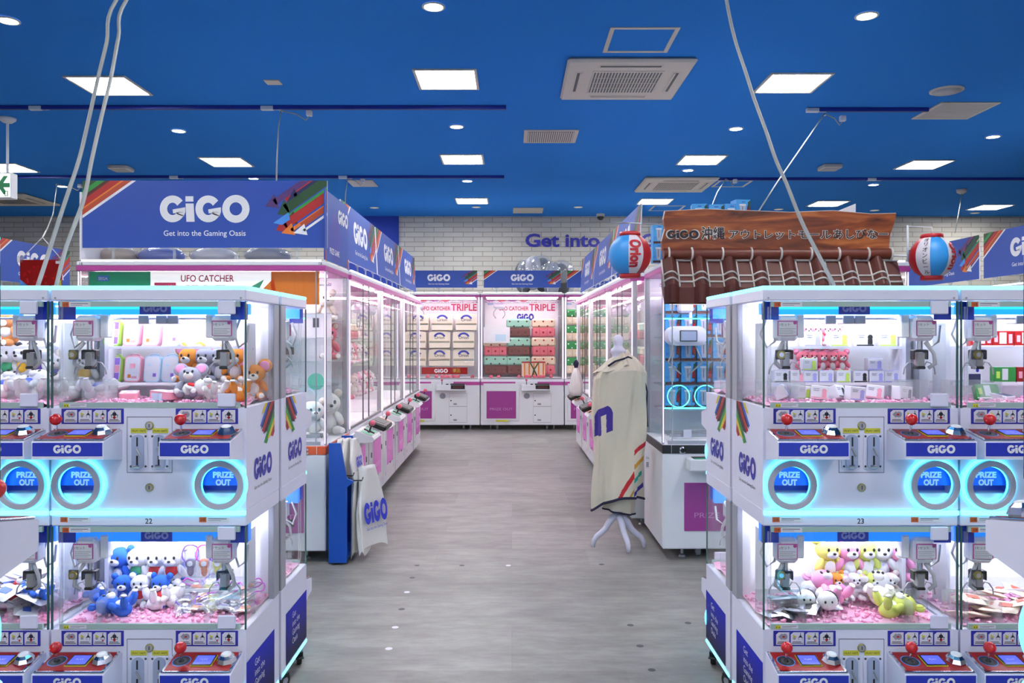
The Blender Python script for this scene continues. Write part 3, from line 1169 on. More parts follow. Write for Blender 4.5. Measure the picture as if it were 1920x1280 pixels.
            c.ell((0, 0, .068), .021, PINK_BALL, 16, 10)
            c.build('joystick', dk, label='pink ball joystick')
        c = MB()
        T = Matrix.Translation((.02, -.080, .668)) @ Matrix.Rotation(R(21.8), 4, 'X')
        c.M = T
        c.box(-.16, .16, -.075, .062, -.01, .034, BLACK, .012)
        c.box(-.09, .09, -.04, .03, .034, .036, DGREY)
        c.build('center_console', root)
        c = MB()
        for x in (-.56, -.1, .12, .60): c.box(x - .012, x + .012, -.004, .001, .40, .44, DGREY); c.box(x - .02, x + .02, -.003, .001, .14, .17, PAPER)
        c.box(-.003, .003, -.003, .001, zb, .6, GREY)
        c.build('coin_lock', root)
    elif style == 'back':
        c = MB()
        c.box(-w, w, -.003, .001, zd - .085, zd - .035, MAGENTA)
        c.box(-.10, .22, -.004, .001, zd - .085, zd - .035, WHITE2)
        c.build('trim_band', root)
        c = MB(); c.box(-w + .04, -.045, -.010, .001, zb + .06, zd - .06, WHITE2, .003); dr = c.build('prize_door', root)
        c = MB()
        c.box(-w + .085, -.09, -.013, -.010, .17, .565, PINKWIN, .001)
        c.box(-w + .22, -.20, -.012, -.010, .125, .15, YELLOW_STICK)
        c.M = frame((-w - .005) / 2, -.0132, .29, '-y'); c.text('PRIZE OUT', .05, LILAC, 0, 0, 0, fit=.33)
        c.build('pink_window', dr)
        c = MB(); c.box(-.02, .40, -.09, .001, zd - .16, zd - .075, WHITE2, .006); dk = c.build('control_deck', root)
        c = MB()
        c.box(.19, .39, -.094, -.088, zd - .135, zd - .078, BLACK); c.box(.18, .39, -.088, .0, zd - .075, zd - .06, BLACK, .003)
        c.box(.22, .36, -.095, -.094, zd - .120, zd - .095, SCREEN_RED)
        c.build('display', dk)
        c = MB()
        c.cyl((.06, -.05, zd - .075), (.06, -.05, zd - .02), .005, BLACK); c.ell((.06, -.05, zd - .008), .017, PINK_BALL, 14, 8)
        c.cyl((.135, -.05, zd - .075), (.135, -.05, zd - .062), .020, BLACK)
        c.build('joystick', dk)
        c = MB(); c.disc(.065, zd - .24, 0, .045, TXT_GREY, 8, M=frame(0, -.001, 0, '-y')); c.build('speaker_grille', root)
        for z0, z1 in ((.345, .53), (.115, .34)):
            c = MB(); c.box(.16, .415, -.003, .001, z0, z1, WHITE2); d = c.build('service_door', root)
            c = MB()
            c.box(.158, .417, -.001, .0005, z0 - .003, z0, DGREY); c.box(.158, .417, -.001, .0005, z1, z1 + .002, DGREY)
            c.box(.158, .16, -.001, .0005, z0, z1, DGREY); c.box(.415, .417, -.001, .0005, z0, z1, DGREY)
            c.disc(.185, (z0 + z1) / 2 - .01, .0035, .010, BLACK, 12, M=frame(0, 0, 0, '-y')); c.box(.22, .27, -.0036, -.003, z0 + .02, z0 + .045, TXT_GREY)
            c.build('door_lock', d)
    else:
        for s in (-1, 1):
            x = s * W * .27
            c = MB(); c.box(x - .21, x + .21, -.006, .001, .18, .47, PINKWIN, .002); c.M = frame(x, -.0062, .26, '-y'); c.text('PRIZE OUT', .045, LILAC, 0, 0, 0, fit=.30); c.build('prize_door', root)
            c = MB(); c.box(x - .20, x + .20, -.10, .001, .555, .625, WHITE2, .006); d = c.build('control_deck', root)
            c = MB(); c.box(x - .17, x + .17, -.092, -.006, .625, .629, BLACK); c.box(x - .17, x + .17, -.0925, -.085, .625, .632, DECK_GRN)
            c.cyl((x - .05, -.05, .629), (x - .05, -.05, .640), .030, PINK_BALL)
            c.build('deck_panel', d)
    if style != 'front':
        zs = (1.05, 1.32) if style == 'side' else ()
        for z in zs:
            c = MB(); c.box(-w + .05, w - .05, D - .27, D - .021, z - .01, z, ACRYL); c.build('display_shelf', root)
    else:
        c = MB()
        for k in range(5): c.box(-w + .06, w - .06, D - .30, D - .021, .8825 + k * .155 - .006, .8825 + k * .155, ACRYL)
        c.build('display_shelf', root)
        c = MB()
        c.box(-w + .07, w - .07, .10, .34, zd + .001, zd + .02, INNER)
        for y in (.12, .2, .28): c.box(-w + .07, w - .07, y, y + .025, zd + .03, zd + .05, STEEL)
        for x in (-.6, -.1, .4): c.box(x, x + .05, .09, .095, zd + .03, zd + .08, WHITE)
        c.build('prize_bed', root)
    if style == 'front':
        c = MB()
        for s in (-1, 1): c.M = frame(s * (w - .03), -.0045, H - .032, '-y'); c.text('16', .024, TXT_DARK, 0, 0, 0, bold=.01)
        if band is TRIM_ORG: c.build('unit_number', root)
    return root


LILAC = mat('print lilac', (196, 132, 192), 0.5)
SCREEN_RED = mat('screen dim', (80, 40, 40), 0.3, emit=0.15)
XS = -1.105
SIDE = Proto(big_machine(1.37, .88, .07, .705, 1.81, 'side'))
BACKM = Proto(big_machine(1.21, .90, .075, .735, 1.99, 'back'))
NEARW = ('nearest', 'middle', 'farthest')
SIDES = []
for i in range(3):
    y = 5.45 + .685 + i * 1.39
    SIDES.append(('left', i, SIDE.put((XS, y, 0), (0, 0, R(90)), f'{NEARW[i]} crane machine with pink windows in the row left of the aisle', 'crane machines in the left row')))
for i in range(3):
    y = 5.60 + .685 + i * 1.39
    SIDES.append(('right', i, SIDE.put((.836 - .0125 * i * 1.39 - .006, y, 0), (0, 0, R(-90 + .7)), f'{NEARW[i]} crane machine with pink windows in the row right of the aisle', 'crane machines in the right row')))
SIDE.put((-4.86, 8.15, 0), (0, 0, R(90)), 'crane machine far off behind the left front machines, under a blue sign', 'crane machines along outer aisles')
SIDE.put((4.32, 6.68, 0), (0, 0, R(-90)), 'crane machine beyond the right front machines, the nearer of two under blue signs', 'crane machines along outer aisles')
SIDE.put((4.32, 8.07, 0), (0, 0, R(-90)), 'crane machine beyond the right front machines, the farther of two under blue signs', 'crane machines along outer aisles')
BACKS = []
for i, t in enumerate(('left', 'middle', 'right')):
    BACKS.append(BACKM.put((-1.0665 + 1.215 * i, 11.5, 0), (0, 0, 0), f'{t} one of the three crane machines closing the aisle before the brick wall', 'crane machines along the back wall'))
for x_, t in ((-2.2815, 'left'), (2.5785, 'right')):
    BACKM.put((x_, 11.5, 0), (0, 0, 0), f'crane machine before the brick wall, hidden behind the {t} row and seen through glass', 'crane machines along the back wall')
m16 = big_machine(1.495, .66, .07, .70, 1.81, 'front', TRIM_ORG)
m16.location = (-1.107 - .7475, 4.75, 0)
tag(m16, 'wide white crane machine with orange band numbered 16, behind the left front machines')
mtum = big_machine(1.50, .66, .07, .70, 1.81, 'front', BLACK)
mtum.location = (.903 + .75, 4.80, 0)
tag(mtum, 'wide white crane machine with black band under the wooden roof sign')


# ------------------------------------------------------------------ sign boards on the machines
def sign(W, H, fringe=True, ang=0.0, logo=.40, round_end=0):
    """printed board with clear clamps, origin at the middle of its lower edge, facing -y"""
    c = MB()
    if round_end:
        pts = [(-W / 2, 0), (W / 2, 0)] + [(W / 2 - .16 + .16 * math.cos(a * PI / 16), H - .16 + .16 * math.sin(a * PI / 16)) for a in range(9)] + [(-W / 2, H)]
    else:
        pts = [(-W / 2, 0), (W / 2, 0), (W / 2, H), (-W / 2, H)]
    c.prism(pts, -.010, 0, PAPER, frame(0, 0, 0))
    c.M = frame(-W / 2, 0, 0)
    c.poly([(p[0] + W / 2, p[1]) for p in pts], .0008, SIGN_BLUE)
    k = H
    # stripes over the upper left corner
    A, B = .80 * k, .56 * k
    ts = [(0, .14, R_DGR), (.14, .27, R_DGR), (.27, .42, R_GRN), (.42, .52, R_BRN), (.52, .72, R_RED), (.72, .77, R_ORG), (.77, .92, R_RST), (.92, 1, TXT)]
    for a, b, m_ in ts:
        p = [(a * A, H), (b * A, H), (0, H - b * B), (0, H - a * B)]
        c.poly(p, .0012, m_)
    # arrow ribbons at the right end
    s = B / A
    def rib(x0, y0, x1, wd, m_, lay, head=True):
        # (x0, y0) lower left end measured from the right edge and the bottom in units of H
        X0, Y0 = W - x0 * k, y0 * k
        L = (x1 - (-x0)) * k
        dx, dy = L, L * s
        p = [(X0, Y0), (X0 + dx, Y0 + dy), (X0 + dx - wd * k * .55, Y0 + dy + wd * k * .8), (X0 - wd * k * .55, Y0 + wd * k * .8)]
        q = clip(p, W, H)
        if q: c.poly(q, .0012 + lay * .0001, m_)
        if head:
            h = [(X0 + .05 * k, Y0 - .05 * k), (X0 - wd * k * .55 + .02 * k, Y0 + wd * k * .8 + .09 * k), (X0 - .16 * k, Y0 - .02 * k)]
            q = clip(h, W, H)
            if q: c.poly(q, .0012 + lay * .0001, m_)
    rib(.56, .82, .2, .05, TXT, 1, False)
    rib(.76, .64, .2, .09, R_PUR, 2)
    rib(.60, .68, .2, .06, R_RED, 3, False)
    rib(.44, .70, .2, .12, R_NVY, 4)
    rib(.58, .52, .2, .14, R_DGR, 5)
    rib(.54, .43, .2, .08, R_GRN, 6, False)
    rib(.48, .40, .2, .07, R_BRN, 7)
    rib(.60, .28, .2, .13, R_RED, 8)
    rib(.52, .24, .2, .05, R_ORG, 9)
    rib(.36, .30, .2, .08, R_RST, 10, False)
    rib(.34, .24, .2, .035, TXT, 11)
    q = clip([(W - .80 * k, .37 * k), (W - .57 * k, .53 * k), (W - .55 * k, .42 * k), (W - .67 * k, .34 * k)], W, H)
    if q: c.poly(q, .0035, R_LBL)
    c.M = frame(0, 0, 0)
    c.logo(H * logo, TXT, 0, H * .58, .002)
    c.text('Get into the Gaming Oasis', H * .115, TXT, 0, H * .18, .002, bold=.007, fit=H * 1.22)
    root = c.build('sign_board', cat='sign')
    n = 4 if W > 1.2 else 3
    for i in range(n):
        x = -W / 2 + W * (i + .5) / n
        q = MB()
        q.box(x - .030, x + .030, -.004, .014, -.012, .004, ACRYL, .002)
        q.box(x - .008, x + .008, .0, .010, -.066, -.012, ACRYL)
        q.box(x - .026, x + .026, -.01, .022, -.073, -.066, ACRYL, .002)
        q.build('clamp', root)
    return root


s16 = sign(1.475, .405)
s16.location = (-1.107 - .745, 4.80, 1.885)
tag(s16, 'large blue sign board with white logo above the machine numbered 16')
SG = Proto(sign(1.33, .41, round_end=1))
for side, i, m_ in SIDES:
    y = (5.45 if side == 'left' else 5.60) + .685 + i * 1.39
    if side == 'left':
        SG.put((XS - .05, y, 1.885), (R(-3), 0, R(90)), f'{NEARW[i]} blue sign board in the row along the left side of the aisle', 'blue signs above the left row')
    else:
        SGR = SG
        dup(s16, (.836 + .045 - .0125 * i * 1.39, y, 1.885), (R(-3), 0, R(-90 + .7)), f'{NEARW[i]} blue sign board in the row along the right side of the aisle', 'blue signs above the right row', scale=(.92, 1, 1))
SG.put((-4.88, 8.12, 1.885), (0, 0, R(90)), 'blue sign board far left behind the red picture panel', 'blue signs along outer aisles')
SG.put((4.34, 6.66, 1.885), (0, 0, R(-90)), 'blue sign board at the right photo edge, the nearer of two', 'blue signs along outer aisles')
SG.put((4.34, 8.06, 1.885), (0, 0, R(-90)), 'blue sign board behind the right lantern, the farther of two', 'blue signs along outer aisles')
BS = Proto(sign(1.12, .25))
for i, t in enumerate(('left', 'middle', 'right')):
    BS.put((-1.0665 + 1.215 * i, 11.6, 2.064), (0, 0, 0), f'{t} one of the three small blue signs before the brick wall', 'small blue signs before the wall')
c = MB()
c.box(-.33, .33, -.008, 0, 0, .42, SIGN_BLUE)
c.M = frame(0, -.008, 0)
c.disc(-.06, .16, .0006, .155, BLUE_D, 28)
c.logo(.09, TXT, .17, .31, .0014)
c.text('PRIZE GAME', .05, TXT, -.08, .05, .0014, bold=.02)
c.box(-.33, -.30, 0, .06, .0006, .0012, PANEL_RED); c.box(.30, .33, 0, .06, .0006, .0012, PANEL_RED)
c.build('end_sign_board', loc=(-1.125, 5.09, 1.812), rot=(0, 0, R(90)), label='dark blue sign on the aisle side of machine 16, before the row of signs', cat='sign')
c = MB(); c.box(-.30, .30, 0, .012, 0, .41, PAPER)
c.build('end_sign_board', loc=(-2.585, 5.1, 1.812), rot=(0, 0, R(88)), label='white back of a sign board at the left end of the large blue sign', cat='sign')

# ------------------------------------------------------------------ ceiling fittings
def cy(py): return 2.03 * F / (631 - py)
def cpos(px, py): return Vector(((px - 960) / F * cy(py), cy(py), CEIL))


PANEL = mat('lamp panel', (255, 255, 255), 0.5, emit=CEIL_STRENGTH, ecol=(1, 0.985, 0.95, 1))
DOWNL = mat('downlight glow', (255, 255, 255), 0.5, emit=DOWN_STRENGTH, ecol=(1, 0.97, 0.92, 1))
DOWN_OFF = mat('downlight dim', (200, 195, 185), 0.4, emit=0.35, ecol=(1, 0.95, 0.88, 1))
FIT = mat('fitting ivory', (205, 198, 188), 0.45)
c = MB()
for a in (-1, 1):
    c.box(a * .245, a * .222, -.245, .245, -.012, 0, FIT, .002)
    c.box(-.222, .222, a * .245, a * .222, -.012, 0, FIT, .002)
root = c.build('ceiling_light', cat='ceiling light')
c = MB(); c.box(-.222, .222, -.222, .222, -.004, -.001, PANEL); c.build('diffuser', root)
c = MB()
for a in (-.07, .07): c.box(-.20, .20, a - .012, a + .012, -.010, -.0045, PANEL)
c.build('lamp_tube', root)
LP = Proto(root)
places = ['front left', 'front middle', 'front right', 'second row far left', 'second row left', 'second row middle', 'second row right', 'second row far right', 'third row middle', 'third row right of the middle', 'third row far right', 'third row at the right edge']
for t, (x, y) in zip(places, [(205, 160), (838, 148), (1485, 155), (15, 314), (425, 303), (867, 298), (1315, 299), (1732, 308), (885, 376), (1228, 377), (1552, 381), (1856, 388)]):
    p = cpos(x, y)
    LP.put(p, (0, 0, 0), f'bright square ceiling lamp, {t}', 'square ceiling lamps')
for y in (3.44, .58, -2.3):  # unseen lamp rows, added to light the near floor and machine fronts
    for x in ((-3.2, -.5, 2.2) if y > 0 else (-5.9, -3.2, -.5, 2.2, 4.9)):
        LP.put((x, y, CEIL), (0, 0, 0), 'unseen square ceiling lamp above the photographer, added to light the near machines', 'square ceiling lamps')
for x, y in ((-5.9, 6.3), (4.9, 6.3), (-5.9, 12.0), (-3.2, 12.0)):
    LP.put((x, y, CEIL), (0, 0, 0), 'bright square ceiling lamp hidden or outside the photo edge', 'square ceiling lamps')


def downlight(m_):
    c = MB(); c.lathe([(.072, -.001), (.072, -.006), (.058, -.008), (.056, -.002)], FIT, 28)
    r = c.build('downlight', cat='downlight')
    c = MB(); c.lathe([(.057, -.004), (.03, -.007), (0, -.008)], m_, 24); c.build('lamp_glow', r)
    return Proto(r)


DL, DO = downlight(DOWNL), downlight(DOWN_OFF)
DLP = [(813, 12, 'top middle'), (1625, 29, 'top right'), (15, 38, 'top left corner'), (856, 237, 'middle, behind the front square lamp'), (335, 245, 'left, behind the front left square lamp'), (1380, 241, 'right of the louvred vent'), (1862, 256, 'right edge, under the square grille'), (475, 334, 'left, above the large blue sign'), (876, 339, 'middle, behind the second square lamp'), (1290, 319, 'just before the far air conditioner'), (1638, 346, 'right, above the wooden sign'), (117, 349, 'left, beside the green arrow sign')]
for x, y, t in DLP:
    DL.put(cpos(x, y), (0, 0, 0), f'small round lit downlight, {t}', 'round downlights')
for x, y, t in [(702, 389, 'left one before the brick wall'), (893, 388, 'below the third middle lamp'), (1084, 388, 'left of the dome camera'), (1460, 392, 'above the left half of the wooden sign'), (1640, 394, 'above the right half of the wooden sign'), (1828, 399, 'farthest right')]:
    DO.put(cpos(x, y), (0, 0, 0), f'dim round downlight at the rear, {t}', 'dim downlights')


def cassette():
    S = .475
    c = MB(); c.box(-S, S, -S, S, -.035, 0, FIT, .02)
    r = c.build('air_conditioner', cat='air conditioner')
    c = MB()
    c.box(-.27, .27, -.27, .27, -.040, -.034, FIT, .003)
    for k in range(22):
        x = -.25 + k * .0238
        c.box(x - .006, x + .006, -.24, .24, -.0415, -.0395, DGREY)
    for y in (-.12, 0, .12): c.box(-.25, .25, y - .004, y + .004, -.043, -.0410, FIT)
    c.build('intake_grille', r)
    for a in range(4):
        c = MB(); c.box(-.24, .24, -.40, -.335, -.037, -.034, FIT, .001); c.box(-.225, .225, -.385, -.365, -.0385, -.0365, DGREY); c.box(-.225, .225, -.363, -.345, -.043, -.036, FIT, .002)
        c.build('outlet_flap', r, rot=(0, 0, a * PI / 2))
    return Proto(r)


AC = cassette()
AC.put(cpos(1170, 146), (0, 0, 0), 'large ivory four-way ceiling air conditioner at the front', 'ceiling air conditioners')
AC.put(cpos(1266, 344), (0, 0, 0), 'ivory four-way ceiling air conditioner farther back before the wooden sign', 'ceiling air conditioners')
AC.put(cpos(20, 372), (0, 0, 0), 'ivory ceiling air conditioner half hidden behind the green arrow sign', 'ceiling air conditioners')


def hatch(x, y, s, t):
    c = MB()
    for a in (-1, 1):
        c.box(a * s, a * (s - .03), -s, s, -.006, 0, FIT, .001)
        c.box(-s + .03, s - .03, a * s, a * (s - .03), -.006, 0, FIT, .001)
    c.box(-s + .032, s - .032, -s + .032, s - .032, -.003, 0, CEILING)
    c.build('ceiling_hatch', loc=cpos(x, y), label=t, cat='hatch')


hatch(1200, 75, .23, 'thin square hatch frame in front of the nearest air conditioner')
hatch(1372, 344, .22, 'thin square hatch frame beside the far air conditioner')
hatch(1250, 390, .25, 'thin square hatch frame at the rear behind the row of right signs')


def vent(x, y, sx, sy, t, slats=0, perf=False, rot=0.0):
    c = MB()
    c.box(-sx, sx, -sy, sy, -.010, 0, FIT, .002)
    r = c.build('ceiling_vent', loc=cpos(x, y), rot=(0, 0, rot), label=t, cat='vent')
    if slats:
        c = MB()
        c.box(-sx + .04, sx - .04, -sy + .04, sy - .04, -.012, -.0095, DGREY)
        for k in range(slats):
            q = -sx + .05 + (2 * sx - .1) * k / (slats - 1)
            c.box(q - .006, q + .006, -sy + .04, sy - .04, -.016, -.012, FIT)
        c.build('louvre', r)
    if perf:
        c = MB()
        for i in range(18):
            q = -sy + .04 + (2 * sy - .08) * i / 17
            c.box(-sx + .03, sx - .03, q - .004, q + .004, -.0115, -.0095, GREY)
        c.build('perforated_plate', r)


vent(1032, 255, .27, .25, 'louvred square vent behind the front air conditioner', 22)
vent(1790, 207, .26, .26, 'square perforated vent at the right of the ceiling', 0, True)
vent(680, 343, .17, .22, 'small ivory vent plate above the left row of signs')
vent(990, 394, .24, .26, 'plain ivory ceiling plate nearest the brick wall')
vent(512, 153, .06, .055, 'tiny ivory ceiling plate between the front left lamps')
for x, y, t in ((227, 312, 'small ivory ceiling box right of the two hanging cables'), (1556, 310, 'small ivory ceiling box right of the long white cable')):
    c = MB(); c.box(-.11, .11, -.11, .11, -.05, 0, FIT, .01); c.box(-.085, .085, -.085, .085, -.054, -.049, GREY)
    c.build('ceiling_sensor', loc=cpos(x, y), label=t, cat='ceiling sensor')
c = MB(); c.lathe([(.13, 0), (.13, -.008), (.115, -.012), (0, -.014)], FIT, 32)
r = c.build('ceiling_speaker', loc=cpos(1775, 169), label='round ivory loudspeaker grille at the upper right of the ceiling', cat='loudspeaker')
c = MB(); c.lathe([(.112, -.0125), (.112, -.0155), (0, -.017)], GREY, 28); c.build('grille', r)
# dome camera
p = cpos(1126, 401)
c = MB(); c.lathe([(.07, 0), (.07, -.03), (.06, -.045)], FIT, 24)
r = c.build('dome_camera', loc=p, label='small black-domed security camera under the ceiling before the brick wall', cat='security camera')
c = MB(); c.lathe([(.058, -.04), (.052, -.075), (.03, -.098), (0, -.105)], BLACK, 20); c.build('dome', r)

# power rails on the ceiling
RAIL = mat('rail blue', (22, 44, 150), 0.45)


def rail(x0, x1, Y, t, conns, dy=0.0):
    L = (x1 - x0)
    c = MB(); c.box(0, L, -.017, .017, -.034, 0, RAIL, .002); c.box(0, L, -.005, .005, -.036, -.033, DGREY)
    r = c.build('power_rail', loc=(x0, Y, CEIL), rot=(0, 0, dy), label=t, cat='power rail')
    for x in conns:
        c = MB(); c.box(x - x0 - .055, x - x0 + .055, -.020, .020, -.040, -.005, WHITE2, .003); c.box(x - x0 + .05, x - x0 + .12, -.004, .004, -.040, -.034, WHITE2); c.build('rail_joint', r)


Y1, Y2 = cy(197), cy(326)
X = lambda px, Y: (px - 960) / F * Y
rail(X(-30, cy(208)), X(949, cy(189)), cy(198), 'dark blue power rail across the front left of the ceiling', [X(65, Y1), X(500, Y1)])
rail(X(-30, cy(340)), X(945, cy(324)), cy(329), 'dark blue power rail across the left of the ceiling, farther back', [X(320, Y2), X(640, Y2)])
rail(X(1515, cy(200)), X(1735, cy(205)), cy(202), 'short dark blue power rail at the front right of the ceiling', [X(1530, Y1)])
rail(X(1340, cy(328)), X(1930, cy(340)), cy(333), 'dark blue power rail across the right of the ceiling, farther back', [X(1345, Y2), X(1650, Y2)])


def cable(name, pts, r, t, mt=CABLE, cat='cable', group=None):
    """smooth cable through points"""
    P = [Vector(p) for p in pts]
    P = [P[0] * 2 - P[1]] + P + [P[-1] * 2 - P[-2]]
    out = []
    for i in range(1, len(P) - 2):
        for k in range(6):
            t_ = k / 6
            a, b, d, e = P[i - 1], P[i], P[i + 1], P[i + 2]
            out.append(.5 * (2 * b + (d - a) * t_ + (2 * a - 5 * b + 4 * d - e) * t_ ** 2 + (3 * b - a - 3 * d + e) * t_ ** 3))
    out.append(P[-2])
    c = MB(); c.tube(out, r, mt, 8)
    return c.build(name, label=t, cat=cat, group=group)


cable('power_cable', [(-1.66, 3.95, CEIL)] + [at(x, y, Y) for x, y, Y in ((218, 0, 3.50), (200, 80, 3.42), (183, 150, 3.36), (165, 230, 3.28), (148, 300, 3.20), (128, 360, 3.14), (105, 430, 3.08), (86, 490, 3.02), (70, 538, 2.96))], .0075, 'thick white power cable hanging from the ceiling to machine 22, left of the pair')
cable('power_cable', [(-1.62, 3.95, CEIL)] + [at(x, y, Y) for x, y, Y in ((237, 0, 3.50), (222, 70, 3.43), (208, 145, 3.36), (190, 220, 3.28), (172, 300, 3.20), (158, 370, 3.13), (140, 420, 3.08), (122, 470, 3.03), (105, 538, 2.96))], .0075, 'thick white power cable hanging from the ceiling to machine 22, right of the pair')
cable('power_cable', [(1.00, 3.95, CEIL)] + [at(x, y, Y) for x, y, Y in ((1362, 0, 3.50), (1377, 70, 3.43), (1398, 135, 3.36), (1414, 185, 3.30), (1436, 245, 3.22), (1455, 300, 3.16), (1475, 345, 3.11), (1503, 415, 3.05), (1536, 480, 3.0), (1564, 535, 2.96))], .0075, 'long white power cable hanging before the wooden sign down to machine 23')


def socket(px, py, qx, qy, rest, t):
    """thin cable: plug on the rail at (px, py), hook on the rail at (qx, qy), then down"""
    Y = cy(py)
    c = MB(); c.box(-.025, .025, -.022, .022, -.05, 0, WHITE2, .004)
    p = at(px, py, Y)
    r = c.build('hanging_cable', loc=(p.x, Y, CEIL - .034), label=t, cat='cable')
    o = Vector((p.x, Y, CEIL - .034))
    q = at(qx, qy, Y)
    pts = [Vector((0, 0, -.05)), Vector((-.03, 0, -.085)), ((q - o) * .45 + Vector((0, 0, -.045))), q - o + Vector((0, 0, -.03))] + [at(*k) - o for k in rest]
    c = MB(); c.tube(pts, .0055, CABLE, 7); c.build('cord', r)
    c = MB(); c.box(q.x - o.x - .012, q.x - o.x + .012, -.012, .012, q.z - o.z - .04, 0.0, WHITE2, .002); c.build('hook', r)


socket(580, 200, 527, 201, [(522, 240, 6.6), (519, 300, 6.0), (518, 360, 5.3)], 'thin grey cable hanging from the left rail down behind the large blue sign')
socket(1580, 210, 1546, 207, [(1500, 280, 6.4), (1455, 345, 6.0), (1420, 400, 5.6)], 'thin white cable running from the right rail down behind the wooden sign')
socket(680, 330, 652, 330, [(648, 360, 8.6), (645, 440, 7.2), (644, 500, 6.0)], 'thin grey cable hanging from the rear rail behind the end of the large blue sign')
socket(1378, 331, 1361, 331, [(1345, 360, 9.0), (1335, 385, 8.0), (1330, 400, 7.2)], 'short thin cable hanging from the right rear rail to the boxes')
socket(150, 340, 107, 342, [(100, 400, 8.6), (88, 430, 7.0), (79.5, 445, 5.9)], 'thin wire from the left rear rail to the red picture panel')
c = MB(); p = cpos(1803, 355)
c.lathe([(.0, 0), (.07, 0), (.06, -.04), (.03, -.06), (0, -.07)], FIT, 18); r = c.build('hanging_rod', loc=p, label='thin rod hanging from a ceiling cup behind the right lantern', cat='hanging rod')
c = MB(); c.tube([(0, 0, -.06), (at(1800, 385, 9.5) - p), (at(1791, 436, 8.2) - p)], .006, CABLE, 6); c.build('rod', r)

# exit sign
p = cpos(14, 221)
c = MB(); c.lathe([(0, 0), (.075, 0), (.07, -.02), (.04, -.045), (0, -.05)], WHITE2, 24)
r = c.build('exit_sign', loc=p, label='white hanging sign with a green arrow at the left photo edge', cat='exit sign')
zb = at(0, 373, p.y).z - p.z
zt_ = at(0, 325, p.y).z - p.z
c = MB(); c.cyl((0, 0, -.04), (0, 0, zt_), .012, WHITE2, n=12); c.build('pole', r)
MW = mat('sign face lit', (240, 245, 240), 0.4, emit=0.75, ecol=(.95, 1, .95, 1))
EG = mat('exit green', (0, 120, 70), 0.4, emit=0.15)
c = MB(); c.box(-.26, .065, -.05, .05, zb, zt_, WHITE2, .006); c.build('housing', r)
c = MB(); c.M = frame(-.0975, -.051, (zb + zt_) / 2)
h = (zt_ - zb) / 2
c.box(-.155, .155, -h * .9, h * .9, 0, .001, MW)
c.poly([(.035, 0), (.095, .085), (.135, .085), (.093, .02), (.152, .02), (.152, -.02), (.093, -.02), (.135, -.085), (.095, -.085)], .0016, EG)
c.box(.105, .135, -h * .85, -h * .45, .001, .0016, EG); c.box(.113, .127, -h * .8, -h * .5, .0016, .002, MW)
c.build('arrow_face', r)

# hanging red picture panel
p = at(77, 513, 5.9)
hw, hh = 39 / F * 5.9, 26 / F * 5.9
c = MB(); c.box(-hw, hw, -.004, .004, -hh, hh, PANEL_RED)
c.M = frame(0, -.0045, 0)
for k in range(16):
    c.disc(-hw * .85 + hw * 1.7 * rnd.random(), -hh * .8 + hh * 1.6 * rnd.random(), .0005, .010, RED, 4)
c.poly([(-hw, -hh), (-hw * .5, -hh), (-hw, -hh * .4)], .0006, R_LBL)
c.poly([(hw, -hh), (hw * .6, -hh), (hw, -hh * .4)], .0006, YELLOW_STICK)
c.box(hw * .72, hw * .96, hh * .72, hh * .92, 0, .0006, PAPER)
r = c.build('picture_poster', loc=p, label='red picture poster hung on two wires behind the left front machine', cat='poster')
for s in (-1, 1):
    c = MB(); c.tube([(s * hw, 0, hh), (.01, 0, hh + 42 / F * 5.9)], .003, PAPER, 6); c.box(s * hw - .02, s * hw + .02, -.01, .01, hh - .02, hh + .03, FILM); c.build('wire', r)

# ------------------------------------------------------------------ wooden roof sign
def wood_mat():
    m = mat('carved wood', (150, 75, 35), 0.45)
    nt = m.node_tree
    tc = nt.nodes.new('ShaderNodeTexCoord')
    mp = nt.nodes.new('ShaderNodeMapping')
    mp.inputs['Scale'].default_value = (1.2, 6, 6.5)
    n = nt.nodes.new('ShaderNodeTexNoise')
    n.inputs['Scale'].default_value = 2.2
    n.inputs['Detail'].default_value = 9
    n.inputs['Distortion'].default_value = 1.3
    rp = nt.nodes.new('ShaderNodeValToRGB')
    rp.color_ramp.elements[0].position = .30
    rp.color_ramp.elements[0].color = lin((62, 26, 14))
    rp.color_ramp.elements[1].position = .72
    rp.color_ramp.elements[1].color = lin((178, 102, 48))
    e = rp.color_ramp.elements.new(.5)
    e.color = lin((126, 58, 26))
    nt.links.new(tc.outputs['Object'], mp.inputs[0])
    nt.links.new(mp.outputs[0], n.inputs['Vector'])
    nt.links.new(n.outputs['Fac'], rp.inputs[0])
    nt.links.new(rp.outputs[0], nt.nodes['Principled BSDF'].inputs['Base Color'])
    return m


WOOD = wood_mat()
TILE = mat('roof tile', (98, 42, 33), 0.55, vary=0.35, bscale=9)
TILE_D = mat('roof tile dark', (92, 40, 33), 0.6, vary=0.2, bscale=9)
RIDGE = mat('ridge wood', (118, 50, 30), 0.45, vary=0.45, bscale=5)
MORTAR = mat('mortar white', (205, 198, 192), 0.6)
YB, YE = 4.72, 4.63
bx = lambda px: X(px, YB)
bz = lambda py: at(0, py, YB).z
roof = empty('roof_sign', (0, 0, 0), 0, 'carved wooden board over brown roof tiles with black Japanese lettering', 'sign')
c = MB()
pts = [(1246, 397), (1320, 393), (1400, 396), (1480, 399), (1560, 396), (1630, 402), (1678, 401), (1672, 425), (1666, 440), (1664, 468), (1500, 469), (1380, 468), (1241, 470), (1240, 452), (1246, 430), (1243, 412)]
P2 = [(bx(a), bz(b)) for a, b in pts]
c.prism(list(reversed(P2)), -.02, .02, WOOD, frame(0, YB, 0))
c.prism(list(reversed([(a, b + .004) for a, b in P2])), -.024, .014, MORTAR, frame(0, YB, 0))
board = c.build('board', roof)
c = MB(); c.M = frame(0, YB - .0205, 0)
zt = bz(447)
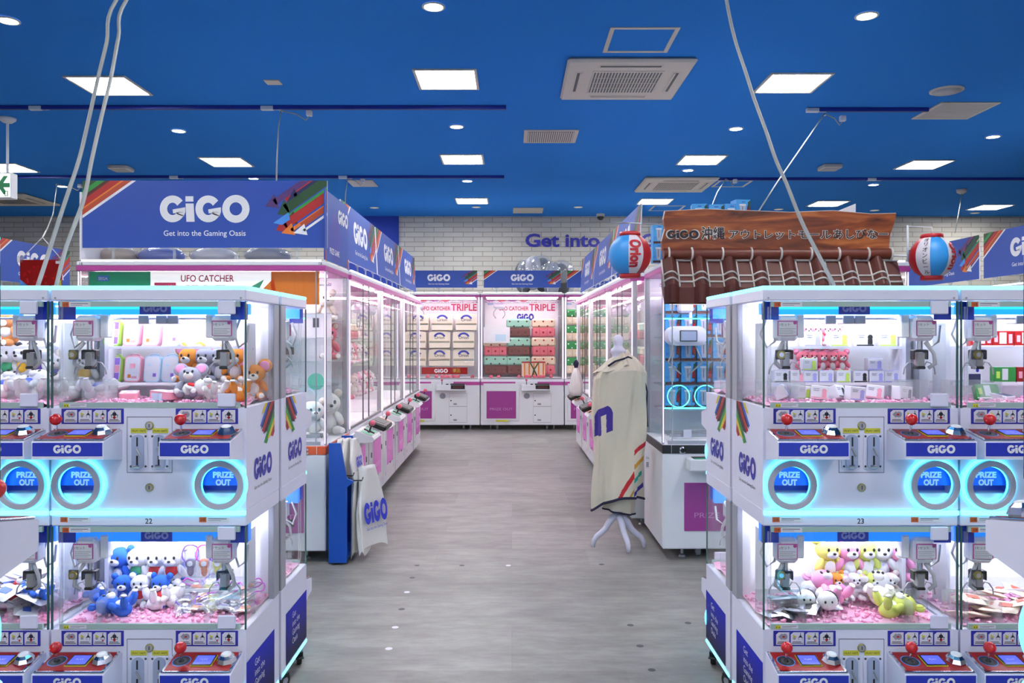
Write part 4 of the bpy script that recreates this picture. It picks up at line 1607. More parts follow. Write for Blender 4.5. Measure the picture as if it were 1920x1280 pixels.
def lettering(c, s, x0, x1, size, sq):
    c.text(s, size, MORTAR, (bx(x0) + bx(x1)) / 2, zt, .0004, bold=.055, fit=bx(x1) - bx(x0) + .006)
    c.text(s, size, TXT_DARK, (bx(x0) + bx(x1)) / 2, zt, .0012, bold=.018, fit=bx(x1) - bx(x0))
c.logo(.056, MORTAR, bx(1279), zt + .022, .0004, sx=1.08); c.logo(.048, TXT_DARK, bx(1279), zt + .022, .0012, sx=1.16)
for s_, x0, x1, sz in (('沖縄', 1313, 1357, .078), ('アウトレットモール', 1365, 1556, .058), ('あしびなー', 1560, 1662, .062)):
    lettering(c, s_, x0, x1, sz, 0)
c.build('lettering', board)
# ridge roll with white bands
c = MB(); zr = bz(476); rr = 10.5 / F * YB
c.cyl((bx(1243), YB - .01, zr), (bx(1668), YB - .01, zr), rr, RIDGE, n=24)
rg = c.build('ridge_roll', roof)
for px in (1254, 1297, 1354, 1408, 1463, 1519, 1571, 1626, 1669):
    q = MB(); q.M = Matrix.Translation((bx(px) - .004, YB - .01, zr)) @ Matrix.Rotation(R(90), 4, 'Y')
    q.lathe([(rr, -.006), (rr + .007, -.004), (rr + .007, .004), (rr, .006)], MORTAR, 20); q.build('ridge_band', rg)
# tiles: convex rolls between flat troughs, running down towards the viewer
x0, x1 = bx(1240), bx(1652)
n = 8
per = (x1 - x0) / (n - .55)
za, ze = bz(487), CAMH + 92 / F * YE
d = Vector((0, YE - YB, ze - za))
nrm = Vector((0, d.z, -d.y)).normalized()
if nrm.z < 0: nrm = -nrm
yz = lambda t, h: (YB + d.y * t + nrm.y * h, za + d.z * t + nrm.z * h)
prof = []
for k in range(n):
    a = x0 + k * per
    for j in range(9):
        prof.append((a + per * .5 * j / 8, .045 * math.sin(PI * j / 8)))
    prof.append((a + per * .52, .0))
    prof.append((a + per * .98, .0))
prof = [p for p in prof if p[0] <= x1 + .14]
c = MB()
for i in range(len(prof) - 1):
    (a, h0), (b, h1) = prof[i], prof[i + 1]
    q = []
    for t in (0, 1.0):
        for x_, h_ in ((a, h0), (b, h1)):
            y_, z_ = yz(t, h_)
            q.append((x_, y_, z_))
    c.add([q[0], q[1], q[3], q[2]], [(0, 1, 2, 3)], TILE, False)
    y_, z_ = yz(1.0, h0)
    y2, z2 = yz(1.0, h1)
    c.add([(a, y_, z_), (b, y2, z2), (b, y2 - .0, z2 - .095 - h1 * .3), (a, y_, z_ - .095 - h0 * .3)], [(0, 1, 2, 3)], TILE_D)
ya, zz = yz(0, 0); yb_, zb_ = yz(1, 0)
for xx in (prof[0][0], prof[-1][0]):
    c.add([(xx, ya, zz), (xx, yb_, zb_), (xx, yb_, zb_ - .095), (xx, ya, zz - .16)], [(0, 1, 2, 3)], TILE_D)
c.add([(prof[0][0], yb_, zb_ - .095), (prof[-1][0], yb_, zb_ - .095), (prof[-1][0], ya, zz - .16), (prof[0][0], ya, zz - .16)], [(0, 1, 2, 3)], TILE_D)
c.build('tile_roof', roof)
# round tile ends
for k in range(n):
    q = MB(); xa = x0 + k * per + per * .25; y_, z_ = yz(1.0, -.02)
    q.lathe([(0, .012), (.036, .012), (.040, .008), (.044, 0)], TILE_D, 22, M=frame(xa, y_ - .008, z_ - .010)); q.build('tile_end', roof)
c = MB()
for k in range(n + 1):
    for u in (0.0, .52):
        a = x0 + k * per + per * u
        if a > prof[-1][0] + .001: continue
        p0, p1 = yz(.02, .004), yz(.98, .004)
        c.tube([(a, *p0), (a, *p1)], .0058, MORTAR, 6)
for k in range(n):
    a, b = x0 + k * per + per * .52, x0 + k * per + per * 1.0
    p = yz(.04, .004)
    if b < prof[-1][0] + .02: c.tube([(a, *p), (b, *p)], .0055, MORTAR, 6)
for t in (.58, .80):
    c.tube([(x_, *yz(t, h_ + .003)) for x_, h_ in prof], .0058, MORTAR, 6)
c.build('mortar_lines', roof)
c = MB()
for px in (1290, 1620): c.box(bx(px) - .02, bx(px) + .02, YB + .02, YB + .10, 1.80, 2.0, PAPER)
c.box(bx(1270), bx(1640), YB + .085, YB + .10, 1.811, 1.86, PAPER)
c.build('support', roof)

# ------------------------------------------------------------------ lanterns
L_BLUE = mat('lantern blue', (48, 146, 220), 0.45)
L_RED = mat('lantern red', (190, 35, 45), 0.4)
L_WHT = mat('lantern white', (215, 208, 215), 0.5)


def lantern(px, py, Y, segs, texts, t):
    p = at(px, py, Y)
    Rr = 39.5 / F * Y
    root = empty('paper_lantern', p, 0, t, 'lantern')
    c = MB()
    prof = [(Rr * math.cos(a) * (1 + .006 * (i % 2)), Rr * 1.02 * math.sin(a)) for i, a in enumerate([R(-66 + 132 * k / 32) for k in range(33)])]
    for a0, a1, m_ in segs:
        c.lathe(prof, m_, max(3, int((a1 - a0) / 6)), None, True, a0 - 90, a1 - 90)
    c.build('lantern_body', root)
    for s in (-1, 1):
        c = MB(); r0 = Rr * math.cos(R(66)); z0 = s * Rr * 1.02 * math.sin(R(66))
        c.lathe([(0, z0 - s * .004), (r0 + .006, z0 - s * .006), (r0 + .012, z0), (r0 + .010, z0 + s * .018), (r0 - .01, z0 + s * .020), (0, z0 + s * .014)], L_RED, 28)
        c.build('lantern_rim', root)
    for s_, lon, size, m_, vert in texts:
        c = MB()
        if vert:
            geo = []
            for k, ch in enumerate(s_):
                v, f, a, b = text_geo(ch, .01)
                geo.append(([((q[0] - (a + b) / 2) * size, (len(s_) / 2 - k - .8) * size * 1.05 + q[1] * size) for q in v], f))
        else:
            v, f, a, b = text_geo(s_, .05)
            L = (b - a)
            kx = Rr * 1.32 / (L * size)
            geo = [([((q[1] - .35) * size, -(q[0] - (a + b) / 2) * size * kx) for q in v], f)]
        for v, f in geo:
            out = []
            for (x_, y_) in v:
                la = y_ / Rr
                lo = R(lon) + x_ / Rr / max(.35, math.cos(la)) - PI / 2
                r_ = Rr + .004
                out.append((r_ * math.cos(la) * math.cos(lo), r_ * math.cos(la) * math.sin(lo), r_ * 1.02 * math.sin(la)))
            c.add(out, f, m_)
        c.build('lettering', root)
    return root, Rr


l1, Rr = lantern(1181, 478, 4.5, [(-120, -12, L_BLUE), (-12, 30, L_WHT), (30, 150, L_RED), (150, 240, L_WHT)], [('Orion', 8, .082, L_RED, False)], 'round blue, white and red lantern left of the wooden roof sign')
l2, Rr = lantern(1747, 482, 4.5, [(-110, -70, L_RED), (-70, -32, L_WHT), (-32, 16, L_BLUE), (16, 66, L_WHT), (66, 150, L_RED), (150, 250, L_BLUE)], [('Orion', 42, .085, L_RED, False), ('オリオンビール', -44, .030, TXT_DARK, True)], 'round lantern with blue front section right of the wooden roof sign')
c = MB(); c.tube([at(1203, 419, 4.72), at(1181, 418, 4.5), at(1146, 417, 4.4)], .004, STEEL, 6); c.tube([at(1181, 418, 4.5), at(1181, 437, 4.5)], .003, PAPER, 6)
c.tube([at(1203, 419, 4.72), at(1243, 421, 4.72)], .004, STEEL, 6)
c.build('lantern_arm', roof)
c = MB(); c.tube([at(1702, 422, 4.6), at(1702, 490, 4.6)], .006, WHITE2, 8); c.tube([at(1668, 479, 4.71), at(1703, 480, 4.6), at(1728, 477, 4.58)], .006, WHITE2, 8)
c.tube([at(1702, 424, 4.6), at(1747, 426, 4.5), at(1747, 440, 4.5)], .003, WHITE2, 6)
c.build('lantern_arm', roof)

# ------------------------------------------------------------------ shopping bag rack
ST_BLUE = mat('stand blue', (14, 78, 176), 0.35)
BAGM = mat('bag film white', (226, 224, 220), 0.35, bump=.25, bscale=18)
BAG_PRINT = mat('bag print', (48, 64, 200), 0.4)
yb = 4.70
q = lambda a, b: (X(a, yb), at(0, b, yb).z)
rack = empty('bag_rack', (0, 0, 0), 0, 'blue stand for shopping bags against the end of the left row', 'rack')
prof = [q(616, 1055), q(650, 1055), q(650, 914), q(664, 903), q(650, 897), q(638, 831), q(616, 831)]
for y0 in (yb, yb + .36):
    c = MB(); c.prism(prof, -.018, 0, ST_BLUE, frame(0, y0, 0)); c.build('side_board', rack)
c = MB(); c.box(q(616, 0)[0], q(618, 0)[0] + .012, yb + .018, yb + .36, .02, .70, ST_BLUE)
c.box(q(620, 0)[0], q(650, 0)[0], yb + .018, yb + .36, .03, .05, ST_BLUE); c.build('back_board', rack)
for a, b in ((645, 896), (662, 905)):
    c = MB()
    for dy in (.08, .28): c.tube([(q(640, 0)[0], yb + dy, q(0, b)[1]), (q(a + 12, 0)[0], yb + dy, q(0, b)[1]), (q(a + 14, 0)[0], yb + dy, q(0, b - 6)[1])], .004, BLACK, 6)
    c.build('hook', rack)


def bag(w, h, d, seed, pr):
    """hanging plastic bag, face towards +x; gathered at the top"""
    rn = random.Random(seed)
    nu, nv = 34, 22
    ph = [rn.random() * 6 for _ in range(4)]
    vs_, fs_ = [], []
    for j in range(nv + 1):
        t = j / nv
        k = .42 + .58 * min(1, t * 1.9) if t < .55 else 1.0
        for i in range(nu):
            a = 2 * PI * i / nu
            wy = w / 2 * k * math.copysign(abs(math.cos(a)) ** .5, math.cos(a))
            dx = d / 2 * (.8 + .3 * math.sin(3 * a + ph[0] + t * 2)) * math.copysign(abs(math.sin(a)) ** .7, math.sin(a))
            dx += .008 * math.sin(a * 5 + ph[1]) * (1 - t * .6) + t * .02 * math.sin(ph[2])
            vs_.append((dx, wy + .006 * math.sin(7 * t + ph[3]), -h * t + (.02 * math.sin(2 * a + ph[1]) if j == nv else 0)))
    for j in range(nv):
        for i in range(nu):
            fs_.append((j * nu + i, (j + 1) * nu + i, (j + 1) * nu + (i + 1) % nu, j * nu + (i + 1) % nu))
    fs_.append(tuple(range(nu)))
    c = MB(); c.add(vs_, fs_, BAGM, True)
    o = c.build('shopping_bag', cat='bag')
    if pr:
        c = MB(); c.M = frame(d / 2 + .012, .0, -h * .56, '+x'); c.logo(h * .26, BAG_PRINT, .0, 0, 0, sx=.52); c.text('Get into the Gaming Oasis', h * .05, BAG_PRINT, 0, -h * .2, 0, fit=w * .72); c.build('bag_print', o)
    return o


for k, (px, py, dy, w_, h_, d_, pr, rz, tilt, lab) in enumerate((
        (638, 822, .17, .20, .24, .022, 0, 0, 0, 'small white plastic bag on the upper hooks of the blue rack, nearest of three'),
        (650, 822, .18, .22, .25, .022, 0, -4, -4, 'small white plastic bag, middle of three on the upper hooks of the blue rack'),
        (663, 822, .19, .22, .25, .022, 1, -6, -6, 'small white plastic bag outermost of three on the upper hooks of the blue rack'),
        (668, 880, .19, .24, .50, .020, 0, 0, 2, 'large white plastic bag innermost on the lower hooks of the blue rack'),
        (678, 876, .19, .26, .50, .022, 0, 0, -2, 'large white plastic bag second on the lower hooks of the blue rack'),
        (690, 872, .19, .28, .50, .030, 1, -28, -7, 'large white plastic bag with blue lettering hanging outermost on the blue rack'))):
    b = bag(w_, h_, d_, k, pr)
    p = at(px, py, yb + dy)
    b.location = p
    b.rotation_euler = (0, R(tilt), R(rz))
    tag(b, lab, None, 'shopping bags on the blue rack')

# ------------------------------------------------------------------ draped stand right of the aisle
STW = mat('stand white', (206, 204, 222), 0.35)
CREAM = mat('towel cream', (216, 206, 186), 0.9, bump=.5, bscale=260)
NAVY = mat('towel navy', (36, 32, 62), 0.9)
T_RED = mat('towel red', (186, 34, 44), 0.9)
T_MUS = mat('towel mustard', (196, 140, 48), 0.9)
T_TEAL = mat('towel teal', (40, 160, 140), 0.9)
T_VIO = mat('towel violet', (62, 46, 140), 0.9)
sb = Vector((X(1159, 5.10), 5.10, 0))
st = empty('coat_stand', sb, 0, 'white turned wooden coat stand on three curved legs right of the aisle', 'coat stand')
c = MB(); c.lathe([(0, .20), (.026, .20), (.028, .24), (.022, .30), (.022, 1.16), (.062, 1.165), (.062, 1.19), (.040, 1.20), (.038, 1.235), (.050, 1.25), (.046, 1.27), (.030, 1.285), (.028, 1.30), (.034, 1.32), (.030, 1.345), (.016, 1.36), (0, 1.365)], STW, 24); c.build('pole', st)
for a in (190, 285, -15):
    c = MB()
    ca, sa = math.cos(R(a)), math.sin(R(a))
    pts = [(.012, .205), (.035, .195), (.06, .165), (.085, .125), (.115, .098), (.142, .080), (.160, .052), (.167, .012)]
    c.tube([(ca * r_, sa * r_, z_) for r_, z_ in pts], [.024, .024, .022, .020, .019, .018, .016, .013], STW, 8)
    c.build('leg', st)
# towel: a closed drape with folds
nu, nv = 340, 250
vs_, fs_, fm = [], [], []
def drape(u, t):
    """u 0..1 around (0 = front left edge), t 0 top .. 1 bottom"""
    a = 2 * PI * u
    sh = min(1, t / .10)
    rx = .045 + (.165 - .045) * sh ** .6 - .025 * max(0, t - .5)
    ry = .040 + (.105 - .040) * sh ** .6
    f = .015 * math.sin(4 * a + 6.5 * t + .6) * min(1, t * 2) + .009 * math.sin(7 * a - 5 * t + 1) * min(1, .3 + t) + .0022 * math.sin(15 * a + 9 * t)
    ca, sa = math.cos(a), math.sin(a)
    x = (rx + f) * math.copysign(abs(ca) ** .8, ca)
    y = (ry + f) * math.copysign(abs(sa) ** .8, sa)
    return x, y
top, H = 1.225, .895
for j in range(nv + 1):
    t = j / nv
    for i in range(nu):
        u = i / nu
        x, y = drape(u, t)
        z = top - H * t - .05 * min(1, t * 8) * (abs(x) / .17) ** 2 + .025 * x / .17 * (1 - t)
        z += .035 * (x / .17) * (t ** 3)
        x += -.02 * t + .015
        vs_.append((x, y, z))
MT = [CREAM, NAVY, T_RED, T_MUS, T_TEAL, T_VIO]
c = MB()
faces = {m_: [] for m_ in MT}
for j in range(nv):
    t = (j + .5) / nv
    for i in range(nu):
        u = (i + .5) / nu
        x = vs_[j * nu + i][0]
        y = vs_[j * nu + i][1]
        m_ = CREAM
        fr = y < 0.01
        s = t * H
        if t > .987: m_ = NAVY
        elif fr and x > .085:
            k = s - (.16 - x) * 1.0 - .40
            for lo, hi, q_ in ((.17, .20, T_RED), (.26, .29, T_MUS), (.35, .38, T_TEAL), (.44, .47, T_VIO)):
                if lo < k + .06 < hi: m_ = q_
        elif fr:
            k = s + x * 1.7
            if .855 < k < .905 and s > .63: m_ = T_RED
            if .975 < k < 1.0 and s > .77: m_ = T_MUS
            # part of a large dark blue letter at the left edge
            if x < -.045 and .285 < s < .455:
                xx, ss = (x + .105) / .055, (s - .285) / .17
                if xx > -.9 and (abs(xx) > .28 or ss < .30) and (xx ** 2 + max(0, .42 - ss) ** 2 * 5 < 1.05): m_ = T_VIO
        faces[m_].append((j * nu + i, (j + 1) * nu + i, (j + 1) * nu + (i + 1) % nu, j * nu + (i + 1) % nu))
c.v = vs_
for m_ in MT:
    k = c.mi(m_)
    for f in faces[m_]:
        c.f.append(f); c.m.append(k); c.s.append(True)
tw = c.build('towel_blanket', loc=sb, label='cream striped towel with navy edging draped over the white coat stand', cat='towel')
c = MB()
edge = [vs_[nv * nu + i] for i in range(0, nu, 2)]
c.tube(edge, .006, NAVY, 6, True)
c.tube([(-.075, -.09, 1.165), (-.03, -.085, 1.195), (.03, -.075, 1.212), (.055, -.055, 1.222), (.09, -.05, 1.205), (.125, -.03, 1.16)], .0065, NAVY, 6)
c.tube([(.168, -.02, 1.06), (.178, -.05, 1.0), (.172, -.055, .9), (.18, -.05, .78)], .006, NAVY, 6)
c.build('edging', tw)
# upper folded layer and the lower hanging layer
c = MB()
n2 = 60
v2, f2 = [], []
for j in range(13):
    t = j / 12
    for i in range(n2):
        a = 2 * PI * i / n2
        rx, ry = .05 + .085 * t + .02 * math.sin(3 * a), .05 + .055 * t + .010 * math.sin(5 * a)
        v2.append((rx * math.cos(a) - .02 * t, ry * math.sin(a), 1.235 - .085 * t + .03 * math.cos(a) + .008 * math.sin(4 * a)))
for j in range(12):
    for i in range(n2): f2.append((j * n2 + i, (j + 1) * n2 + i, (j + 1) * n2 + (i + 1) % n2, j * n2 + (i + 1) % n2))
c.add(v2, f2, CREAM, True)
c.build('folded_collar', tw)
c = MB()
v2, f2 = [], []
for j in range(9):
    t = j / 8
    for i in range(n2):
        a = 2 * PI * i / n2
        f_ = .012 * math.sin(6 * a + 1) * t
        v2.append(((.105 - .012 * t + f_) * math.cos(a) + .005, (.07 + f_) * math.sin(a), .36 - (.125 + .018 * math.cos(a)) * t))
for j in range(8):
    for i in range(n2): f2.append((j * n2 + i, (j + 1) * n2 + i, (j + 1) * n2 + (i + 1) % n2, j * n2 + (i + 1) % n2))
c.add(v2, f2, CREAM, True)
c.tube([v2[8 * n2 + i] for i in range(n2)], .006, NAVY, 6, True)
c.build('lower_layer', tw)
c = MB(); c.box(.165, .185, -.075, -.071, .52, .62, PAPER); c.M = frame(.175, -.0755, .55); c.text('Orion', .022, TXT_DARK, 0, .03, 0, fit=.018)
for k in range(4): c.box(-.008, .008, -.02 + k * .008, -.016 + k * .008, 0, .0004, TXT_DARK)
c.build('price_tag', tw)
# small white banner behind on the right row
c = MB()
for i in range(2): pass
n2, v2, f2 = 40, [], []
for r_, z_ in ((.012, .30), (.030, .27), (.050, .22), (.064, .13), (.070, .05), (.055, .0)):
    for i in range(n2):
        a = 2 * PI * i / n2
        k = r_ * (1 + .16 * math.sin(5 * a + z_ * 9) + .07 * math.sin(11 * a))
        v2.append((k * math.cos(a), k * 1.25 * math.sin(a), z_))
for j in range(5):
    for i in range(n2): f2.append((j * n2 + i, j * n2 + (i + 1) % n2, (j + 1) * n2 + (i + 1) % n2, (j + 1) * n2 + i))
f2.append(tuple(range(5 * n2, 6 * n2)))
c.add(v2, f2, BAGM, True)
pb = c.build('plastic_bag', loc=at(1080, 741, 8.6), label='white plastic bag tied with dark blue on the right row of machines', cat='bag')
c = MB(); c.lathe([(.014, .29), (.022, .31), (.030, .35), (.012, .38), (0, .39)], NAVY, 16); c.build('tie', pb)
# floor plugs
c = MB(); c.disc(0, 0, .0006, .016, DGREY, 18); c.box(-.001, .001, -.001, .001, 0, .0006, DGREY)
FPg = Proto(c.build('floor_plug', cat='floor plug'))
c = MB(); c.disc(0, 0, .0006, .016, PAPER, 18); c.box(-.001, .001, -.001, .001, 0, .0006, PAPER)
FPw = Proto(c.build('floor_plug', cat='floor plug'))
gp = lambda px, py: Vector(((px - 960) / F * (F * CAMH / (py - 631)), F * CAMH / (py - 631), .0004))
for px, py in ((782, 1060), (866, 1060), (773, 1083), (753, 1142), (1128, 1058), (1182, 1172), (1200, 1211), (1290, 1168), (1222, 1256)):
    FPg.put(gp(px, py), (0, 0, 0), 'small grey round plug set in the grey floor', 'grey floor plugs')
for px, py in ((953, 1060), (763, 1110), (741, 1176), (729, 1216)):
    FPw.put(gp(px, py), (0, 0, 0), 'small pale round plug set in the grey floor', 'pale floor plugs')

# ------------------------------------------------------------------ prizes
def plushmat(n, rgb): return mat('plush ' + n, rgb, 0.9, bump=.22, bscale=380, spec=.2)


PL = {k: plushmat(k, v) for k, v in dict(white=(238, 235, 235), orange=(222, 140, 58), grey=(160, 160, 176), blue=(50, 104, 205), yellow=(236, 226, 120), pink=(240, 160, 200), green=(206, 214, 110), cream=(240, 226, 214), brown=(176, 112, 66), mint=(120, 205, 180), rose=(232, 120, 140), dark=(48, 50, 62), lilac=(190, 170, 225), red=(205, 40, 50), dgreen=(40, 130, 70)).items()}
NOSE = mat('nose dark', (28, 24, 26), 0.35)
BIBS = {k: mat('cloth ' + k, v, 0.8) for k, v in dict(green=(70, 175, 120), yellow=(235, 180, 30), purple=(105, 70, 200), red=(200, 40, 50), blue=(60, 90, 200), none=(200, 200, 200)).items()}


def plush(fur, ear='pink', bib=None, muzzle='white', ear_r=.024, name='plush_bear'):
    """sitting soft toy about 0.125 m high, facing -y, origin under its seat"""
    f = PL[fur]
    c = MB()
    c.ell((0, .004, .036), (.030, .026, .036), f)
    c.ell((0, -.002, .092), (.040, .034, .034), f)
    for s in (-1, 1):
        c.ell((s * .033, -.012, .048), (.012, .012, .024), f, 12, 8, Matrix.Rotation(R(s * -30), 4, 'Y'))
        c.ell((s * .024, -.030, .013), (.014, .026, .013), f, 12, 8, Matrix.Rotation(R(s * 16), 4, 'Z'))
    o = c.build(name, cat='plush toy')
    for s in (-1, 1):
        c = MB(); c.ell((s * .036, .006, .121), (ear_r, .010, ear_r), f, 14, 8)
        c.ell((s * .036, -.002, .121), (ear_r * .7, .006, ear_r * .7), PL[ear], 12, 8); c.build('ear', o)
        c = MB(); c.ell((s * .014, -.0335, .098), (.0045, .003, .006), NOSE, 10, 6); c.build('eye', o)
        c = MB(); c.ell((s * .029, -.055, .014), (.010, .004, .010), PL[muzzle], 10, 6); c.build('foot_pad', o)
    c = MB(); c.ell((0, -.030, .082), (.018, .014, .013), PL[muzzle], 14, 8); m_ = c.build('muzzle', o)
    c = MB(); c.ell((0, -.044, .088), (.006, .004, .0045), NOSE, 10, 6); c.build('nose', m_)
    if bib:
        c = MB(); c.ell((0, -.012, .050), (.022, .018, .022), BIBS[bib], 14, 8); c.build('bib', o)
    else:
        c = MB(); c.ell((0, -.012, .036), (.020, .014, .024), PL[muzzle], 14, 8); c.build('belly', o)
    return Proto(o)


PB = {}


def bear(fur, loc, rot=(0, 0, 0), label='', group=None, scale=1.0, **k):
    key = (fur, tuple(sorted(k.items())))
    if key not in PB: PB[key] = plush(fur, **k)
    return PB[key].put(loc, rot, label, group, scale)


def pouch(edge, face, art):
    """rounded zip pouch standing upright, facing -y"""
    def rr(w, h, r):
        pts = []
        for cx, cy_, a in ((w - r, h - r, 0), (-w + r, h - r, 90), (-w + r, -h + r, 180), (w - r, -h + r, 270)):
            pts += arc(cx, cy_, r, r, a, a + 90, 6)
        return pts
    c = MB(); c.M = frame(0, 0, .046)
    c.prism(rr(.030, .046, .014), -.012, .012, edge)
    o = c.build('zip_pouch', cat='pouch')
    c = MB(); c.M = frame(0, -.0121, .046)
    c.poly(rr(.0265, .042, .012), .0006, face)
    for k, (x, y, a, b, m_) in enumerate(art): c.box(x - a, x + a, y - b, y + b, .0006, .0009 + k * .00005, m_)
    c.build('printed_face', o)
    c = MB(); c.tube([(-.02, 0, .092), (-.012, 0, .098), (.012, 0, .098), (.02, 0, .092)], .0025, edge, 6); c.build('handle', o)
    return Proto(o)


A_GRN = mat('pouch green', (150, 195, 70), 0.5)
A_PNK = mat('pouch pink', (236, 160, 180), 0.5)
A_SKY = mat('pouch sky', (190, 220, 240), 0.5)
A_PRP = mat('pouch purple', (140, 100, 200), 0.5)
PO = dict(green=pouch(A_GRN, PAPER, [(-.012, .026, .011, .012, YELLOW_STICK), (.012, .026, .011, .012, A_PRP), (-.012, .0, .011, .012, A_GRN), (.012, .0, .011, .012, A_PNK), (-.012, -.026, .011, .012, YELLOW_STICK), (.012, -.026, .011, .012, A_PRP)]),
          pink=pouch(A_PNK, PAPER, [(0, .01, .010, .008, A_PNK), (-.01, -.026, .006, .006, R_ORG), (.008, -.03, .01, .004, A_PNK)]),
          white=pouch(A_SKY, PAPER, [(-.01, .012, .005, .004, A_SKY), (.01, -.022, .006, .006, A_PRP)]))
SH = {'u1': 1.117 + .198, 'u2': 1.117 + .070, 'l': .394 + .068}
FLU, FLL = 1.117, .394


def on(px, Y, z): return Vector((X(px, Y), Y, z))


Y0 = 2.86
top = 'top shelf, front left machine'
for i, (px, k) in enumerate(((212, 'green'), (248, 'pink'), (285, 'pink'), (324, 'white'))):
    PO[k].put(on(px, Y0, SH['u1']), (R(-8), 0, R(-6)), f'{k} zip pouch, {ORD[i]} from left {top}', 'zip pouches', 1.02)
for i, (px, k) in enumerate(((214, 'green'), (250, 'pink'), (287, 'white'), (320, 'white'))):
    PO[k].put(on(px, Y0, SH['u2']), (R(-8), 0, R(-6)), f'{k} zip pouch, {ORD[i]} from left, lower shelf, front left machine', 'zip pouches', 1.02)
for i, (px, f, b) in enumerate(((356, 'orange', None), (386, 'grey', None), (413, 'grey', None), (442, 'orange', None), (477, 'orange', None))):
    bear(f, on(px, 2.86, SH['u2'] + .0005) if px < 440 else Vector((X(px, 2.86), 2.86, SH['u2'] - .06 if px > 470 else SH['u2'])), (0, 0, R(-8 + 5 * i)), f'{f} plush mouse with pink ears, {ORD[i]} from left, lower shelf, front left machine', 'plush mice', .98, ear='pink', ear_r=.026, name='plush_mouse')
bear('grey', on(352, 2.735, FLU + .016), (R(-25), 0, R(10)), 'grey plush mouse lying in front of the lower shelf, front left machine', None, .95, ear='pink', ear_r=.026, name='plush_mouse')
bear('orange', on(452, 2.72, FLU + .03), (R(-80), 0, R(40)), 'orange plush mouse lying on its back at the right, front left machine', None, .95, ear='pink', ear_r=.026, name='plush_mouse')
bear('white', on(412, 2.70, FLU + .03), (R(-70), 0, R(60)), 'white plush toy with a red bib lying in the front left machine', None, .9, ear='red', bib='red')
for i, (a, b) in enumerate(((352, 395), (436, 470))):
    Yc = 2.945
    c = MB(); c.box(X(a, Yc), X(b, Yc), Yc - .002, Yc, at(0, 674, Yc).z, at(0, 654, Yc).z, YELLOW_STICK)
    c.M = frame(X((a + b) / 2, Yc), Yc - .0025, at(0, 670, Yc).z)
    c.text('スポーツ' if i == 0 else 'アロー', .026, PANEL_RED, 0, 0, .0, fit=X(b, Yc) - X(a, Yc) - .012)
    c.build('yellow_card', label=('yellow card with red lettering behind the left plush mice, front left machine', 'yellow card with red lettering behind the right plush mice, front left machine')[i], cat='card')
for i, (px, y_, rz) in enumerate(((240, 2.72, 20), (290, 2.70, -30), (330, 2.71, 70))):
    PO['pink' if i != 1 else 'white'].put(Vector((X(px, y_), y_, FLU + .026 + i * .003)), (R(-86), 0, R(rz)), f'flat lying zip pouch, {ORD[i]} from left on pink granules, front left machine', 'lying zip pouches')
# leftmost machine, upper storey
for i, (px, b) in enumerate(((-14, 'red'), (20, 'green'), (48, 'yellow'), (75, 'purple'))):
    bear('white', on(px, 2.88, SH['u2']), (0, 0, R(-10)), f'white plush puppy with a {b} bib on the lower shelf at the left photo edge', 'white plush puppies', 1.08, ear='dark', bib=b, ear_r=.018, name='plush_puppy')
bear('brown', on(18, 2.88, SH['u1']), (0, 0, R(-12)), 'brown plush puppy on the top shelf at the left photo edge', None, 1.05, ear='brown', bib='none', ear_r=.020, name='plush_puppy')
for i, (px, y_, rx, rz) in enumerate(((30, 2.75, -60, -30), (62, 2.74, -75, 30), (0, 2.76, -65, 10))):
    bear('white', on(px, y_, FLU + .032), (R(rx), 0, R(rz)), f'white plush puppy lying on pink granules at the left photo edge, {("middle", "rightmost", "leftmost")[i]}', 'lying white plush puppies', 1.05, ear='dark', bib='blue', ear_r=.018, name='plush_puppy')
for i, (px, k) in enumerate(((104, None), (134, None), (160, None))):
    bear('white', on(px, 2.90, SH['u2'] - .02), (0, 0, R(20)), f'pale plush toy behind the left crane, front left machine, {ORD[i]} from left', 'pale plush toys behind the crane', 1.0, ear='cream', bib=('blue', 'green', 'yellow')[i])
for i, px in enumerate((136, 158)):
    bear('white', on(px, 2.80, FLU + .03), (R(-75), 0, R(40 - 90 * i)), f'pale plush toy lying on the granules at the left, front left machine, {ORD[i]}', 'pale lying plush toys', 1.0, ear='cream', bib='blue' if i else 'none')
# the front left machine, lower storey
zl = SH['l']
for i, (px, f, b) in enumerate(((226, 'blue', None), (260, 'white', 'green'), (294, 'white', 'red'), (324, 'white', 'red'))):
    bear(f, on(px, 2.86, zl), (0, 0, R(-12 + 6 * i)), f'{f} fluffy plush toy, {ORD[i]} from left on the shelf, lower front left machine', 'fluffy plush toys on the shelf', 1.05, ear=f, bib=b, ear_r=.014)
for i, (px, f, b) in enumerate(((232, 'blue', None), (264, 'white', 'red'), (302, 'blue', None))):
    bear(f, on(px, 2.80, FLL + .012), (0, 0, R(10 - 8 * i)), f'{f} fluffy plush toy, {ORD[i]} from left below the shelf, lower front left machine', 'fluffy plush toys below the shelf', .85, ear=f, bib=b, ear_r=.014)
for i, (px, y_, f, b, rz) in enumerate(((210, 2.76, 'blue', None, 50), (276, 2.74, 'white', 'red', -40), (246, 2.69, 'blue', None, 80), (325, 2.76, 'white', 'red', 20))):
    bear(f, on(px, y_, FLL + .034), (R(-82), 0, R(rz)), f'{f} fluffy plush toy lying on pink granules in the lower front left machine, {ORD[i]}', 'lying fluffy plush toys', 1.0, ear=f, bib=b, ear_r=.014)
